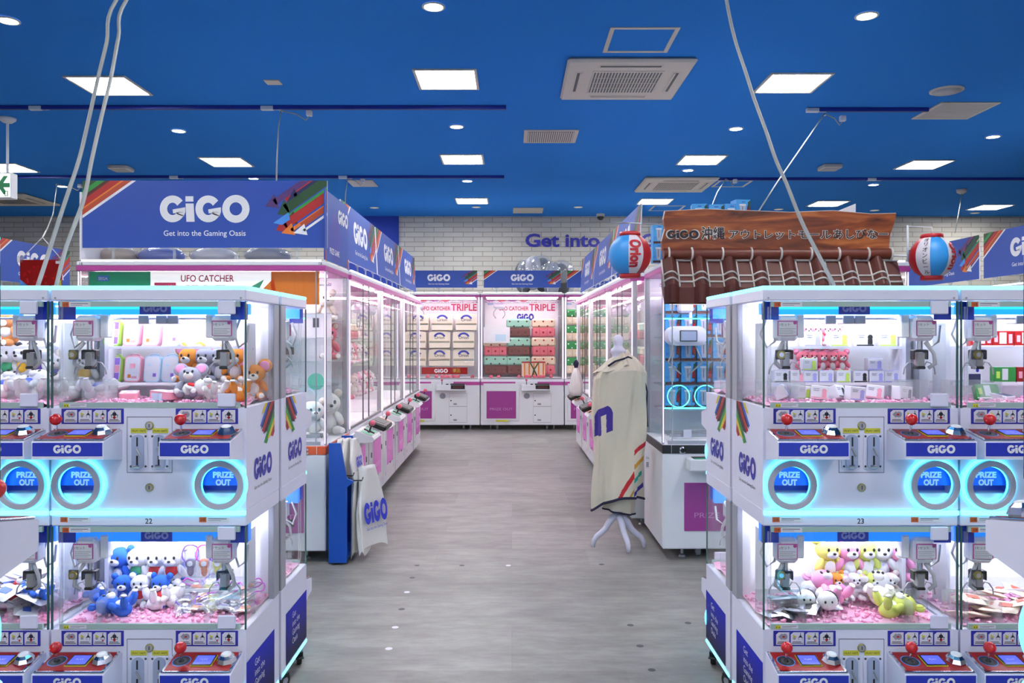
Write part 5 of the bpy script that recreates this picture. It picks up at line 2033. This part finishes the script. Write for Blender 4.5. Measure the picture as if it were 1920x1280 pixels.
for i, (px, m_) in enumerate(((222, R_NVY), (262, R_GRN), (298, PANEL_RED), (330, R_BLUE))):
    c = MB(); y_ = 2.905; c.box(X(px - 18, y_), X(px + 16, y_), y_, y_ + .012, zl, zl + .105, m_, .004); c.box(X(px - 12, y_), X(px + 10, y_), y_ - .0012, y_, zl + .03, zl + .05, TXT)
    c.build('backing_card', label=f'{("dark blue", "green", "red", "blue")[i]} backing card behind the {ORD[i]} fluffy plush toy, front left machine', cat='card')


# flat plastic packs and coils
def pack(mt, loop):
    c = MB()
    n_, m2 = 9, 7
    v, f = [], []
    for s in (1, -1):
        for j in range(m2 + 1):
            for i in range(n_ + 1):
                x, y = i / n_ * 2 - 1, j / m2 * 2 - 1
                b = (1 - x * x) * (1 - y * y)
                v.append((x * .034, s * (.011 * b ** .6 + .001 * math.sin(9 * x + 5 * y)), y * .046))
    k = (n_ + 1) * (m2 + 1)
    for s in (0, 1):
        for j in range(m2):
            for i in range(n_):
                a = s * k + j * (n_ + 1) + i
                f.append((a, a + 1, a + n_ + 2, a + n_ + 1))
    c.add(v, f, FILM, True)
    o = c.build('plastic_pack', cat='prize pack')
    c = MB(); c.ell((0, 0, .004), (.019, .006, .019), mt, 14, 8); c.ell((0, 0, -.020), (.012, .006, .022), mt, 12, 8); c.disc(0, .006, .008, .010, TXT, 12, M=frame(0, 0, 0)); c.build('key_fob', o)
    if loop:
        c = MB(); c.tube([(.028 * math.cos(a), .006 * math.sin(3 * a), .040 + .032 * math.sin(a)) for a in [2 * PI * i / 24 for i in range(24)]], .0024, loop, 6, True); c.build('strap_loop', o)
    return Proto(o)


LOOPP = mat('loop magenta', (205, 60, 200), 0.4)
LOOPV = mat('loop violet', (120, 70, 210), 0.4)
PK = [pack(R_PUR, LOOPV), pack(R_ORG, LOOPP), pack(YELLOW_STICK, LOOPV), pack(GREY, LOOPP)]
for i, (px, k) in enumerate(((357, 0), (383, 1), (408, 2))):
    PK[k].put(on(px, 2.84, zl + .075), (0, 0, R(8)), f'{("purple", "orange", "yellow")[i]} key fob pack hanging at the lower back, front left machine', 'hanging key fob packs')
cnt = 0
for px in (348, 372, 396, 420, 444, 462):
    for j in range(3):
        y_ = 2.84 - j * .055
        PK[(cnt * 3 + j) % 4].put(Vector((X(px, y_) + rnd.uniform(-.01, .01), y_, FLL + .026 + (2 - j) * .018 + rnd.uniform(0, .008))), (R(-84 + rnd.uniform(-16, 16)), 0, R(rnd.uniform(-70, 70))), 'loose key fob pack in the heap at the lower right, front left machine', 'heap of key fob packs')
        cnt += 1


def carton(w, d, h, base, face=(), name='prize_box', cat='box'):
    """printed carton; face = list of (x, z, half w, half h, material) on the front"""
    c = MB(); c.box(-w / 2, w / 2, -d / 2, d / 2, 0, h, base, .0015)
    c.M = frame(0, -d / 2 - .0004, h / 2)
    for k, (x, z, a, b, m_) in enumerate(face):
        if b < 0: c.disc(x, z, .0003 * (k + 1), a, m_, 14)
        else: c.box(x - a, x + a, z - b, z + b, 0, .0003 * (k + 1), m_)
    o = c.build(name, cat=cat)
    c = MB(); c.box(-w * .46, w * .46, -d * .4, d * .4, h, h + .0006, face[0][4] if face else base); c.build('lid', o)
    return Proto(o)


LIME = mat('box lime', (190, 225, 90), 0.5)
LAV = mat('box lavender', (170, 170, 230), 0.5)
BXW = mat('box white', (232, 232, 240), 0.5)
def tb(m_): return carton(.056, .040, .046, BXW, [(-.001, -.019, .026, .002, m_), (.014, .006, .008, -1, m_), (.014, -.008, .007, .008, m_), (-.012, .012, .010, .001, TXT_GREY), (-.012, .006, .008, .001, TXT_GREY)])
TB = dict(lime=tb(LIME), lavender=tb(LAV), black=tb(BLACK), pink=tb(A_PNK))
CB = 'tea cup box'
Yr = 2.85
for i, (px, k) in enumerate(((1520, 'lavender'), (1570, 'lime'), (1618, 'black'), (1661, 'lime'))):
    TB[k].put(on(px, Yr, SH['u1']), (0, 0, R(4 - 3 * i)), f'small white box with {k} print, {ORD[i]} from left, top shelf, front right machine', 'small white boxes on the top shelf', 1.15)
for i, (px, k) in enumerate(((1462, 'black'), (1492, 'pink'), (1517, 'lavender'), (1546, 'lavender'), (1578, 'lime'), (1610, 'black'), (1640, 'lavender'), (1668, 'lavender'))):
    TB[k].put(on(px, Yr, SH['u2']), (0, 0, R(2)), f'small white box with {k} print, {ORD[i]} from left lower shelf row, front right machine', 'small white boxes in a row', .92)
for i, (px, k) in enumerate(((1516, 'lime'), (1638, 'lavender'))):
    TB[k].put(on(px, Yr, SH['u2'] + .0435), (0, 0, R(-3)), f'small white box with {k} print stacked on the lower row, front right machine', 'stacked small white boxes', .92)
for i, (px, y_, k, rz) in enumerate(((1500, 2.74, 'lime', 20), (1535, 2.71, 'pink', -15), (1572, 2.73, 'black', 40), (1602, 2.70, 'lavender', 8), (1640, 2.74, 'pink', -30), (1470, 2.76, 'lavender', 60), (1690, 2.72, 'black', 25))):
    TB[k].put(on(px, y_, FLU + .018), (R(-12 * (i % 3)), R(5), R(rz)), f'loose white box with {k} print on pink granules, front right machine, {ORD[i]}', 'loose white boxes', 1.0)
for i, px in enumerate((1512, 1530, 1548, 1566)):
    bear('rose', on(px, 2.925, SH['u1'] + .002), (0, 0, 0), f'pink plush rabbit behind the boxes, top shelf, front right machine, {ORD[i]} from left', 'pink plush rabbits in the back', .62, ear='pink', ear_r=.018, name='plush_rabbit')
for i, px in enumerate((1505, 1523, 1541, 1559, 1577)):
    bear('rose', on(px, 2.925, SH['u2'] + .032), (0, 0, 0), f'pink plush rabbit behind the boxes, lower shelf, front right machine, {ORD[i]} from left', 'pink plush rabbits in the back', .62, ear='pink', ear_r=.018, name='plush_rabbit')
# right machine, upper storey: red and green packs
PKR = carton(.075, .03, .056, PANEL_RED, [(0, -.026, .0375, .002, TXT), (0, .002, .012, .020, TXT), (-.024, 0, .006, .012, A_PNK), (.026, 0, .006, .016, A_PNK)])
PKG = carton(.075, .03, .056, R_GRN, [(0, -.026, .0375, .002, TXT), (0, .002, .010, .020, TXT), (-.024, 0, .006, .012, LIME)])
PKD = carton(.055, .03, .07, BXW, [(0, -.012, .022, .020, R_NVY), (.01, .02, .006, -1, BLUE)])
for i, px in enumerate((1836, 1876, 1918)): PKR.put(on(px, 2.86, SH['u1']), (0, 0, R(-3)), f'red prize carton, {ORD[i]} from left on the top shelf at the right photo edge', 'red cartons')
PKD.put(on(1822, 2.80, SH['u2'] - .01), (0, 0, R(5)), 'white carton with dark picture on the lower shelf at the right photo edge')
for i, (p_, px, n_) in enumerate(((PKG, 1880, 'green'), (PKR, 1922, 'red'))): p_.put(on(px, 2.83, SH['u2']), (0, 0, R(-3)), f'{n_} prize carton on the lower shelf at the right photo edge')
PKD.put(on(1895, 2.70, FLU + .016), (R(-80), 0, R(30)), 'dark carton lying on the pink granules at the right photo edge')
PKG.put(on(1852, 2.74, FLU + .014), (R(-30), 0, R(-8)), 'green carton lying on the pink granules at the right photo edge')
# the front right machine, lower storey
for i, (px, f) in enumerate(((1552, 'yellow'), (1590, 'pink'), (1622, 'green'), (1650, 'white'), (1684, 'pink'))):
    bear(f, on(px, 2.86, zl + .02), (0, 0, R(6 - 4 * i)), f'{f} plush bear, {ORD[i]} from left on the shelf in the lower front right machine', 'pastel plush bears', 1.15, ear=f, ear_r=.016)
for i, (px, f) in enumerate(((1566, 'orange'), (1600, 'white'), (1636, 'green'), (1668, 'cream'))):
    bear(f, on(px, 2.82, FLL + .03), (0, 0, R(5)), f'small {f} plush bear, {ORD[i]} from left under the shelf in the front right machine', 'small pastel plush bears', .72, ear=f, ear_r=.016)
bear('pink', on(1578, 2.745, FLL + .04), (R(-60), 0, R(25)), 'pink plush bear lying on granules in the lower front right machine', None, 1.1, ear='pink', ear_r=.016)
bear('white', on(1650, 2.74, FLL + .04), (R(-62), 0, R(-20)), 'white plush bear lying on granules in the lower front right machine', None, 1.1, ear='cream', ear_r=.016)
bear('green', on(1650, 2.675, FLL + .036), (R(-84), 0, R(-75)), 'yellow-green plush bear lying flat near the glass, front right machine', None, 1.05, ear='green', ear_r=.016)
for i, (px, y_, f1, f2, r_) in enumerate(((1520, 2.83, 'white', 'white', .033), (1512, 2.73, 'white', 'dark', .030), (1552, 2.70, 'white', 'dark', .032), (1545, 2.77, 'white', 'rose', .028))):
    c = MB(); c.ell((0, 0, r_), (r_ * 1.05, r_, r_), PL[f1]); o = c.build('plush_ball', loc=on(px, y_, FLL + .03), label=f'round {f1} plush ball with a {f2} back in the lower front right machine, {ORD[i]}', cat='plush toy')
    c = MB(); c.ell((r_ * .12, .004, r_ * 1.03), (r_ * 1.02, r_ * 1.0, r_ * .98), PL[f2]); c.build('back_patch', o)
    for s in (-1, 1):
        c = MB(); c.ell((s * r_ * .35 - r_ * .25, -r_ * .92, r_ * 1.1), (.004, .003, .005), NOSE, 8, 6); c.build('eye', o)
SILV = mat('foil silver', (200, 202, 210), 0.28, 0.75, bump=.4, bscale=30)
GOLD = mat('foil cream', (226, 206, 186), 0.4, 0.1, bump=.3, bscale=30)


def foil(m_, art):
    c = MB()
    n_, m2 = 10, 8
    v, f = [], []
    for s in (1, -1):
        for j in range(m2 + 1):
            for i in range(n_ + 1):
                x, y = i / n_ * 2 - 1, j / m2 * 2 - 1
                b = (1 - x ** 4) * (1 - y ** 4)
                v.append((x * .040, y * .032, .008 + s * (.007 * b + .0015 * math.sin(7 * x + 4 * y) * b)))
    k = (n_ + 1) * (m2 + 1)
    for s in (0, 1):
        for j in range(m2):
            for i in range(n_):
                a = s * k + j * (n_ + 1) + i
                f.append((a, a + 1, a + n_ + 2, a + n_ + 1))
    c.add(v, f, m_, True)
    o = c.build('foil_pack', cat='prize pack')
    c = MB(); c.box(-.02, .02, -.010, .012, .0155, .0165, art); c.build('printed_patch', o)
    return Proto(o)


FS, FG, FW = foil(SILV, R_BLK), foil(GOLD, R_RST), foil(BXW, R_BLUE)
for i in range(16):
    px = 1448 + (i * 37) % 125
    y_ = 2.69 + .045 * (i % 4)
    FS.put(Vector((X(px, y_), y_, FLL + .012 + .010 * (i // 6))), (R(rnd.uniform(-18, 18)), R(rnd.uniform(-16, 16)), R(rnd.uniform(-80, 80))), 'crumpled silver foil pack in the pile at the lower left, front right machine', 'silver foil packs')
for i in range(20):
    px = 1800 + (i * 41) % 135
    y_ = 2.68 + .045 * (i % 4)
    FG.put(Vector((X(px, y_), y_, FLL + .014 + .013 * (i // 5))), (R(rnd.uniform(-22, 22)), R(rnd.uniform(-18, 18)), R(rnd.uniform(-80, 80))), 'cream foil pack in the pile at the lower right photo edge', 'cream foil packs')
for i in range(20):
    px = -15 + (i * 43) % 110
    y_ = 2.70 + .05 * (i % 4)
    (FW if i % 3 else FS).put(Vector((X(px, y_), y_, FLL + .016 + .022 * (i // 5))), (R(rnd.uniform(-50, 50)), R(rnd.uniform(-30, 30)), R(rnd.uniform(-80, 80))), 'white paper prize pack in the pile at the lower left photo edge', 'white paper packs', 1.15)
for i, (px, f) in enumerate(((20, 'red'), (62, 'blue'), (88, 'blue'))):
    bear(f, on(px, 2.72, FLL + .06), (R(-70), 0, R(40 * i)), f'{f} plush toy among white packs at the lower left photo edge, {ORD[i]}', 'plush toys among white packs', .8, ear=f, ear_r=.016)

# pink granules in every compartment of the front machines
GRAN = mat('granule pink', (238, 158, 196), 0.25, coat=.3)
GRAN2 = mat('granule pale', (240, 184, 212), 0.25, coat=.3)
c = MB()
nx, ny = 30, 16
hgt = lambda x, y: .008 + .006 * math.sin(x * 23 + 1) * math.sin(y * 31 + 2) + .004 * math.sin(x * 51 + y * 40)
c.add([(-.295 + .59 * i / nx, .02 + .325 * j / ny, hgt(-.295 + .59 * i / nx, .02 + .325 * j / ny)) for j in range(ny + 1) for i in range(nx + 1)],
      [(j * (nx + 1) + i, j * (nx + 1) + i + 1, (j + 1) * (nx + 1) + i + 1, (j + 1) * (nx + 1) + i) for j in range(ny) for i in range(nx)], GRAN2, True)
for i in range(420):
    x, y = rnd.uniform(-.285, .285), rnd.uniform(.03, .335)
    c.ell((x, y, hgt(x, y) + .004), (rnd.uniform(.005, .010), rnd.uniform(.005, .009), rnd.uniform(.004, .008)), GRAN if i % 2 else GRAN2, 5, 3, Matrix.Rotation(rnd.random() * 6, 4, 'Z'), smooth=False)
GB = Proto(c.build('pink_granules', cat='granules', kind='stuff'))
for key, nm in (('22', 'the front left machine'), ('23', 'the front right machine'), ('L', 'the machine at the left photo edge'), ('R', 'the machine at the right photo edge'), ('22b', 'the machine behind the front left one'), ('23b', 'the machine behind the front right one')):
    m_ = MINIS[key]
    for z, st_ in ((FLU, 'upper'), (FLL, 'lower')):
        GB.put((m_.location.x, m_.location.y, z + .001), m_.rotation_euler[:], f'pink plastic granules on the {st_} floor of {nm}')
# prizes in the rear machines seen through the side glass
for key, sg, nm in (('22b', 1, 'behind the front left one'), ('23b', -1, 'behind the front right one')):
    xm = MINIS[key].location.x
    for i in range(3):
        bear(('mint', 'white', 'white')[i] if sg > 0 else ('grey', 'cream', 'white')[i], (xm + sg * (.05 + .085 * i), 3.09, 1.187), (0, 0, R(180)), f'pale plush toy on lower shelf, machine {nm}, {ORD[i]} from the middle', f'plush toys {nm}', 1.0, ear='cream', ear_r=.016)
        FW.put((xm + sg * (.06 + .08 * i), 3.18, FLL + .012), (0, 0, R(30 * i)), f'white pack in lower storey, machine {nm}, {ORD[i]} from the middle', f'white packs {nm}')

# ---- tumbler cartons in the machine under the wooden sign
TUMB = mat('carton sky', (70, 160, 225), 0.4)
STEELCUP = mat('cup grey', (172, 178, 200), 0.35)
def cup_box():
    c = MB(); c.box(-.048, .048, -.045, .045, 0, .148, TUMB, .0015)
    c.M = frame(0, -.0454, .074)
    c.box(-.048, .048, -.074, -.058, 0, .0003, R_BRN)
    c.poly([(.020, -.06), (.047, -.06), (.047, .06), (.034, .05), (.025, .02)], .0005, R_BRN)
    c.poly([(.030, .055), (.047, .07), (.047, .03), (.036, .03)], .0007, R_DGR)
    c.box(.024, .042, -.028, .012, .0006, .0010, PANEL_RED)
    c.disc(-.036, -.03, .0006, .010, R_LBL, 12); c.disc(.028, -.045, .0012, .011, R_LBL, 12)
    c.poly([(-.026, .040), (.016, .040), (.009, -.052), (-.018, -.052)], .0012, STEELCUP)
    c.box(-.028, .018, .034, .044, .0012, .0015, PAPER)
    c.box(-.008, -.004, -.03, .028, .0013, .0016, DGREY)
    c.box(-.012, .012, .056, .060, 0, .0006, BLUE_D)
    o = c.build('tumbler_box', cat='box')
    c = MB(); c.box(-.044, .044, -.04, .04, .148, .1486, R_LBL); c.build('lid', o)
    return Proto(o)
CUP = cup_box()
rows = ('bottom', 'second', 'third', 'fourth', 'top')
for r_ in range(5):
    for k in range(7):
        CUP.put((1.053 + .104 * k, 5.26, .883 + .155 * r_), (0, 0, 0), f'sky blue tumbler carton, {ORD[k]} from left in the {rows[r_]} row under the wooden sign', 'tumbler cartons in the machine')
for i, (px, top_) in enumerate(((1310, 384), (1340, 385), (1368, 384), (1388, 376))):
    z1 = at(0, top_, 5.2).z
    CUP.put((X(px, 5.2), 5.2, z1 - .148), (0, 0, R(-6 + 5 * i)), f'sky blue tumbler carton in the upper layer above the wooden board, {ORD[i]} from left', 'tumbler cartons on top')
c = MB(); c.box(1.20, 1.62, 5.10, 5.42, 1.811, at(0, 384, 5.2).z - .149, PAPER, .004)
c.build('cardboard_carton', label='large plain carton carrying the tumbler cartons behind the wooden board', cat='box')
for i in range(2):
    CUP.put((X(1230, 4.95) + .02, 4.99, 1.811 + .119 * i), (0, 0, R(4 * i)), f'sky blue tumbler carton at the left end of the wooden board, {("lower", "upper")[i]} of two', 'tumbler cartons beside the board', .8)
xa = X(1562, 5.25)
c = MB(); c.prism([(0, 0), (.145, 0), (.145, at(0, 382, 5.25).z - 1.811), (0, at(0, 399, 5.25).z - 1.811)], -.01, .01, PAPER, frame(0, 0, 0)); c.build('pointed_board', loc=(xa, 5.25, 1.811), label='white pointed board edge sticking up behind the wooden roof sign', cat='board')

# ---- tote bags and goods in the back machines
TOTE = mat('tote cream', (224, 216, 200), 0.7)
def tote():
    c = MB()
    pts = [(-.155, 0), (.155, 0), (.165, .10), (.160, .235), (.10, .25), (-.10, .25), (-.160, .235), (-.165, .10)]
    c.prism(pts, -.06, .06, TOTE, frame(0, 0, 0))
    o = c.build('tote_bag', cat='bag')
    c = MB(); c.M = frame(0, -.061, 0)
    c.add([(*p, 0) for p in arc(0, .145, .095, .09, 20, 160, 14) + arc(0, .145, .065, .06, 160, 20, 14)], [(i, i + 1, 28 - i, 29 - i) for i in range(14)], BLUE_D)
    c.text('Orion', .062, TXT_DARK, 0, .135, .001, bold=.01, fit=.15)
    c.box(-.155, .155, .098, .103, 0, .001, PANEL_RED); c.box(-.155, .155, .088, .093, 0, .001, R_GRN); c.box(-.155, .155, .078, .083, 0, .001, R_NVY)
    c.build('print', o)
    return Proto(o)
TT = tote()
zb_ = .735
for r_ in range(3):
    for k in range(3):
        TT.put((-1.0665 - .40 + .365 * k + (.04 if r_ == 2 else 0), 12.14, zb_ + .17 + .27 * r_), (R(-6), 0, R(2 * k - 2)), f'cream tote bag, {ORD[k]} from left, {("lowest", "middle", "top")[r_]} row, left rear machine', 'cream tote bags')
for r_ in range(3):
    for k in range(3):
        TT.put((-2.2815 - .36 + .365 * k, 12.14, zb_ + .17 + .27 * r_), (R(-6), 0, R(2 * k - 2)), f'cream tote bag, {ORD[k]} from left, {("lowest", "middle", "top")[r_]} row, rear machine behind left row', 'cream tote bags behind the left row')
c = MB(); c.box(-.34, .34, -.01, .01, 0, .10, PANEL_RED); c.M = frame(0, -.011, .05); c.logo(.06, TXT, -.05, 0, .001); c.text('景品', .06, YELLOW_STICK, .18, -.02, .001)
c.build('red_banner', loc=(-1.0, 11.80, zb_ + .06), label='red strip with white logo below the tote bags in the left rear machine', cat='sign')
c = MB(); c.ell((0, 0, .028), .028, PINK_BALL, 14, 9); c.box(-.003, .003, -.003, .003, 0, .005, PINK_BALL)
BALL = Proto(c.build('pink_ball', cat='ball'))
for i in range(22):
    mi_ = (-1.0665, .1485)[i % 2]
    BALL.put((mi_ + rnd.uniform(-.5, .5), 11.62 + rnd.uniform(0, .12), zb_ + .001), (0, 0, 0), 'small pink ball on the floor of a rear crane machine', 'pink balls in the rear machines')
C_MINT = mat('bag mint', (150, 200, 180), 0.5)
C_BRN = mat('bag brown', (112, 64, 60), 0.5)
C_CRM = mat('bag cream', (228, 206, 180), 0.5)
C_PNK = mat('bag pink', (220, 110, 125), 0.5)
C_GRN = mat('bag green', (40, 140, 72), 0.5)
def gbag(top_, low, spot):
    c = MB(); c.box(-.15, .15, -.06, .06, 0, .125, low, .02); c.box(-.155, .155, -.062, .062, .12, .235, top_, .02)
    o = c.build('gift_bag', cat='bag')
    c = MB(); c.M = frame(0, -.0625, .17)
    for k in range(5): c.disc(-.11 + .055 * k, .03 * (-1) ** k, .0, .012, spot, 8)
    for k in range(3): c.disc(-.09 + .09 * k, -.11, .003, .014, spot, 8); c.box(-.148 + .098 * k, -.145 + .098 * k, -.165, -.06, .002, .004, R_BRN)
    c.build('print', o)
    return Proto(o)
GBG = dict(mint=gbag(C_MINT, C_BRN, R_BRN), pink=gbag(C_CRM, C_PNK, PANEL_RED), green=gbag(C_GRN, C_CRM, TXT))
bx0 = .1485
for i, (x_, r_, k) in enumerate(((-.40, 0, 'mint'), (-.05, 0, 'mint'), (-.05, 1, 'mint'), (-.05, 2, 'mint'), (.33, 0, 'pink'), (.33, 1, 'pink'), (.33, 2, 'pink'), (-.40, 1, 'pink'))):
    GBG[k].put((bx0 + x_, 12.16, zb_ + .04 + .285 * r_), (0, 0, R(3 * (i % 3) - 3)), f'{k} patterned bag, {("lowest", "middle", "top")[r_]} row, {("left", "center", "center", "center", "right", "right", "right", "left")[i]} stack, middle rear machine', 'patterned bags in the middle rear machine', 1.18)
c = MB()
c.box(-.17, .17, -.06, .06, 0, .22, C_CRM, .012)
for k in range(5): c.box(-.15 + .07 * k, -.13 + .07 * k, -.0615, -.06, .01, .20, R_ORG)
c.box(-.172, .172, -.0625, .0625, .205, .225, R_RED)
o = c.build('striped_bag', loc=(bx0 + .17, 11.85, zb_ + .02), rot=(0, 0, R(6)), label='striped bag with green ribbon cross in front of the pink bags at the rear', cat='bag')
c = MB(); c.tube([(-.06, -.066, .215), (0, -.068, .11), (.05, -.066, .0)], .010, R_DGR, 6); c.tube([(.07, -.066, .215), (0, -.068, .11), (-.03, -.066, .0)], .010, R_DGR, 6); c.build('ribbon', o)
c = MB(); c.box(-.20, .20, -.005, .005, 0, .24, BXW); c.box(-.02, .14, -.007, -.005, .03, .13, A_SKY); c.build('price_board', loc=(bx0 - .38, 12.05, zb_ + .52), label='white price board upper left in the middle rear machine', cat='board')
c = MB(); c.M = frame(0, 0, 0); c.logo(.105, BLUE_D, 0, 0, 0, sx=.75); c.build('wall_logo', loc=(bx0 + .06, 12.376, zb_ + .92), label='blue logo lettering on the back of the middle rear machine', cat='lettering')
for r_ in range(4):
    for k in range(3):
        GBG['green'].put((bx0 + 1.215 - .40 + .33 * k, 12.14, zb_ + .06 + .245 * r_), (0, 0, R(2)), f'green and cream cushion bag, {ORD[k]} from left, {ORD[r_]} layer from below, right rear machine', 'green bags in the right rear machine')
for r_ in range(3):
    for k in range(3):
        GBG[('pink', 'green', 'mint')[k]].put((2.5785 - .36 + .36 * k, 12.14, zb_ + .06 + .28 * r_), (0, 0, R(2)), f'patterned bag, {ORD[k]} from left, {ORD[r_]} layer from below, rear machine behind right row', 'patterned bags behind the right row', 1.1)
# plastic wrapped bundle on the rear machines
c = MB()
for k in range(5): c.ell((-.28 + .14 * k, .02 * (-1) ** k, .26 + .06 * math.sin(k * 1.3)), (.15, .11, .26), GREY if k % 2 else DGREY, 14, 9)
o = c.build('wrapped_bundle', loc=(.46, 12.0, 1.992), label='grey soft bundle wrapped in clear plastic on top of the rear machines', cat='bundle')
c = MB()
for k in range(4): c.ell((-.2 + .16 * k, -.02, .34 + .06 * math.sin(k * 2)), (.19, .14, .20), FILM, 14, 9, Matrix.Rotation(.4 * k, 4, 'Y'))
c.ell((.42, 0, .24), (.07, .10, .24), FILM, 12, 8)
c.build('plastic_wrap', o)

# ---- goods in the side rows
seq_l = ['white', 'white', 'cream', 'pink', 'white', 'rose']
for side, i, m_ in SIDES:
    y0 = (5.45 if side == 'left' else 5.60) + i * 1.39
    sx = -1 if side == 'left' else 1
    face = R(90) if side == 'left' else R(-90)
    xf = XS if side == 'left' else .836 - .0175 * i
    nm = f'{NEARW[i]} {side} row machine'
    for r_, z in enumerate((.72, 1.05, 1.32)):
        for k in range(5):
            y_ = y0 + .20 + .245 * k
            d_ = .68 if r_ else .58
            lab = f'{ORD[k]} from near end, {("floor", "middle shelf", "top shelf")[r_]}, {nm}'
            if side == 'left':
                if r_ == 2 and k < 3: GBG['pink'].put((xf + sx * d_, y_, z + .001), (0, 0, face), 'pink patterned bag, ' + lab, 'patterned bags in the left row', .72)
                else: bear(seq_l[(k + r_ + i) % 6], (xf + sx * d_, y_, z), (0, 0, face + R(-20 + 9 * k)), f'{seq_l[(k + r_ + i) % 6]} plush toy, ' + lab, 'plush toys in the left row', 1.75 if r_ < 2 else 1.5, ear='cream', ear_r=.018)
            else:
                kk = ('pink', 'mint', 'pink', 'mint')[(k + r_ + i) % 4]
                GBG[kk].put((xf + sx * d_, y_, z + .001), (0, 0, face), f'{kk} patterned bag, ' + lab, 'patterned bags in the right row', .78)
                if r_ == 0: GBG[kk].put((xf + sx * d_, y_, z + .001 + .19), (0, 0, face), f'{kk} patterned bag stacked second, ' + lab, 'patterned bags in the right row', .55)
# machine 16: plain banner and round toys near its right corner
xw = -1.107
c = MB(); c.box(-.20, .10, -.004, .004, 0, .58, PAPER)
c.M = frame(0, -.0045, .30)
c.disc(.0, .10, .0, .06, PAPER, 20); c.disc(0, -.16, .0005, .055, PL['mint'], 20)
c.box(-.02, .02, .19, .25, 0, .0006, DGREY)
c.build('hanging_banner', loc=(xw - .16, 5.15, .92), label='white picture banner behind the right corner glass of machine 16', cat='banner')
for i, (x_, y_, z_, s_, f) in enumerate(((-.16, 5.05, .705, 1.9, 'white'), (-.12, 5.28, .705, 2.2, 'white'), (-.34, 5.0, .705, 1.9, 'pink'), (-.12, 5.25, 1.20, 1.8, 'rose'), (-.13, 5.26, 1.45, 1.6, 'cream'))):
    if z_ > 1:
        c = MB(); c.box(-.10, .10, -.09, .09, -.012, 0, ACRYL); c.box(-.1, .1, .085, .09, -.012, .03, ACRYL); c.build('toy_ledge', loc=(xw + x_, y_, z_), label=f'clear ledge under the {("", "", "", "rose", "cream")[i]} plush toy in machine 16', cat='ledge')
    bear(f, (xw + x_, y_, z_), (0, 0, R(30)), f'{f} plush toy at the right corner of machine 16, {("front floor", "rear floor", "left of the banner", "lower ledge", "upper ledge")[i]}', 'plush toys in machine 16', s_, ear='cream', ear_r=.014)
# clutter of wrapped goods on machine 16, under its sign
for i, (px, m_, t_) in enumerate(((215, C_CRM, 'beige'), (300, R_BLUE, 'blue'), (400, BXW, 'white'), (500, GREY, 'grey'))):
    c = MB(); c.ell((0, 0, .055), (.15, .11, .055), m_, 16, 8); c.box(-.08, .08, -.06, .06, 0, .02, m_)
    o = c.build('wrapped_goods', loc=(X(px, 5.1), 5.12, 1.811), label=f'{t_} bundle in clear film lying on machine 16 behind its sign', cat='bundle')
    c = MB(); c.ell((0, 0, .058), (.16, .12, .058), FILM, 16, 8); c.build('plastic_wrap', o)
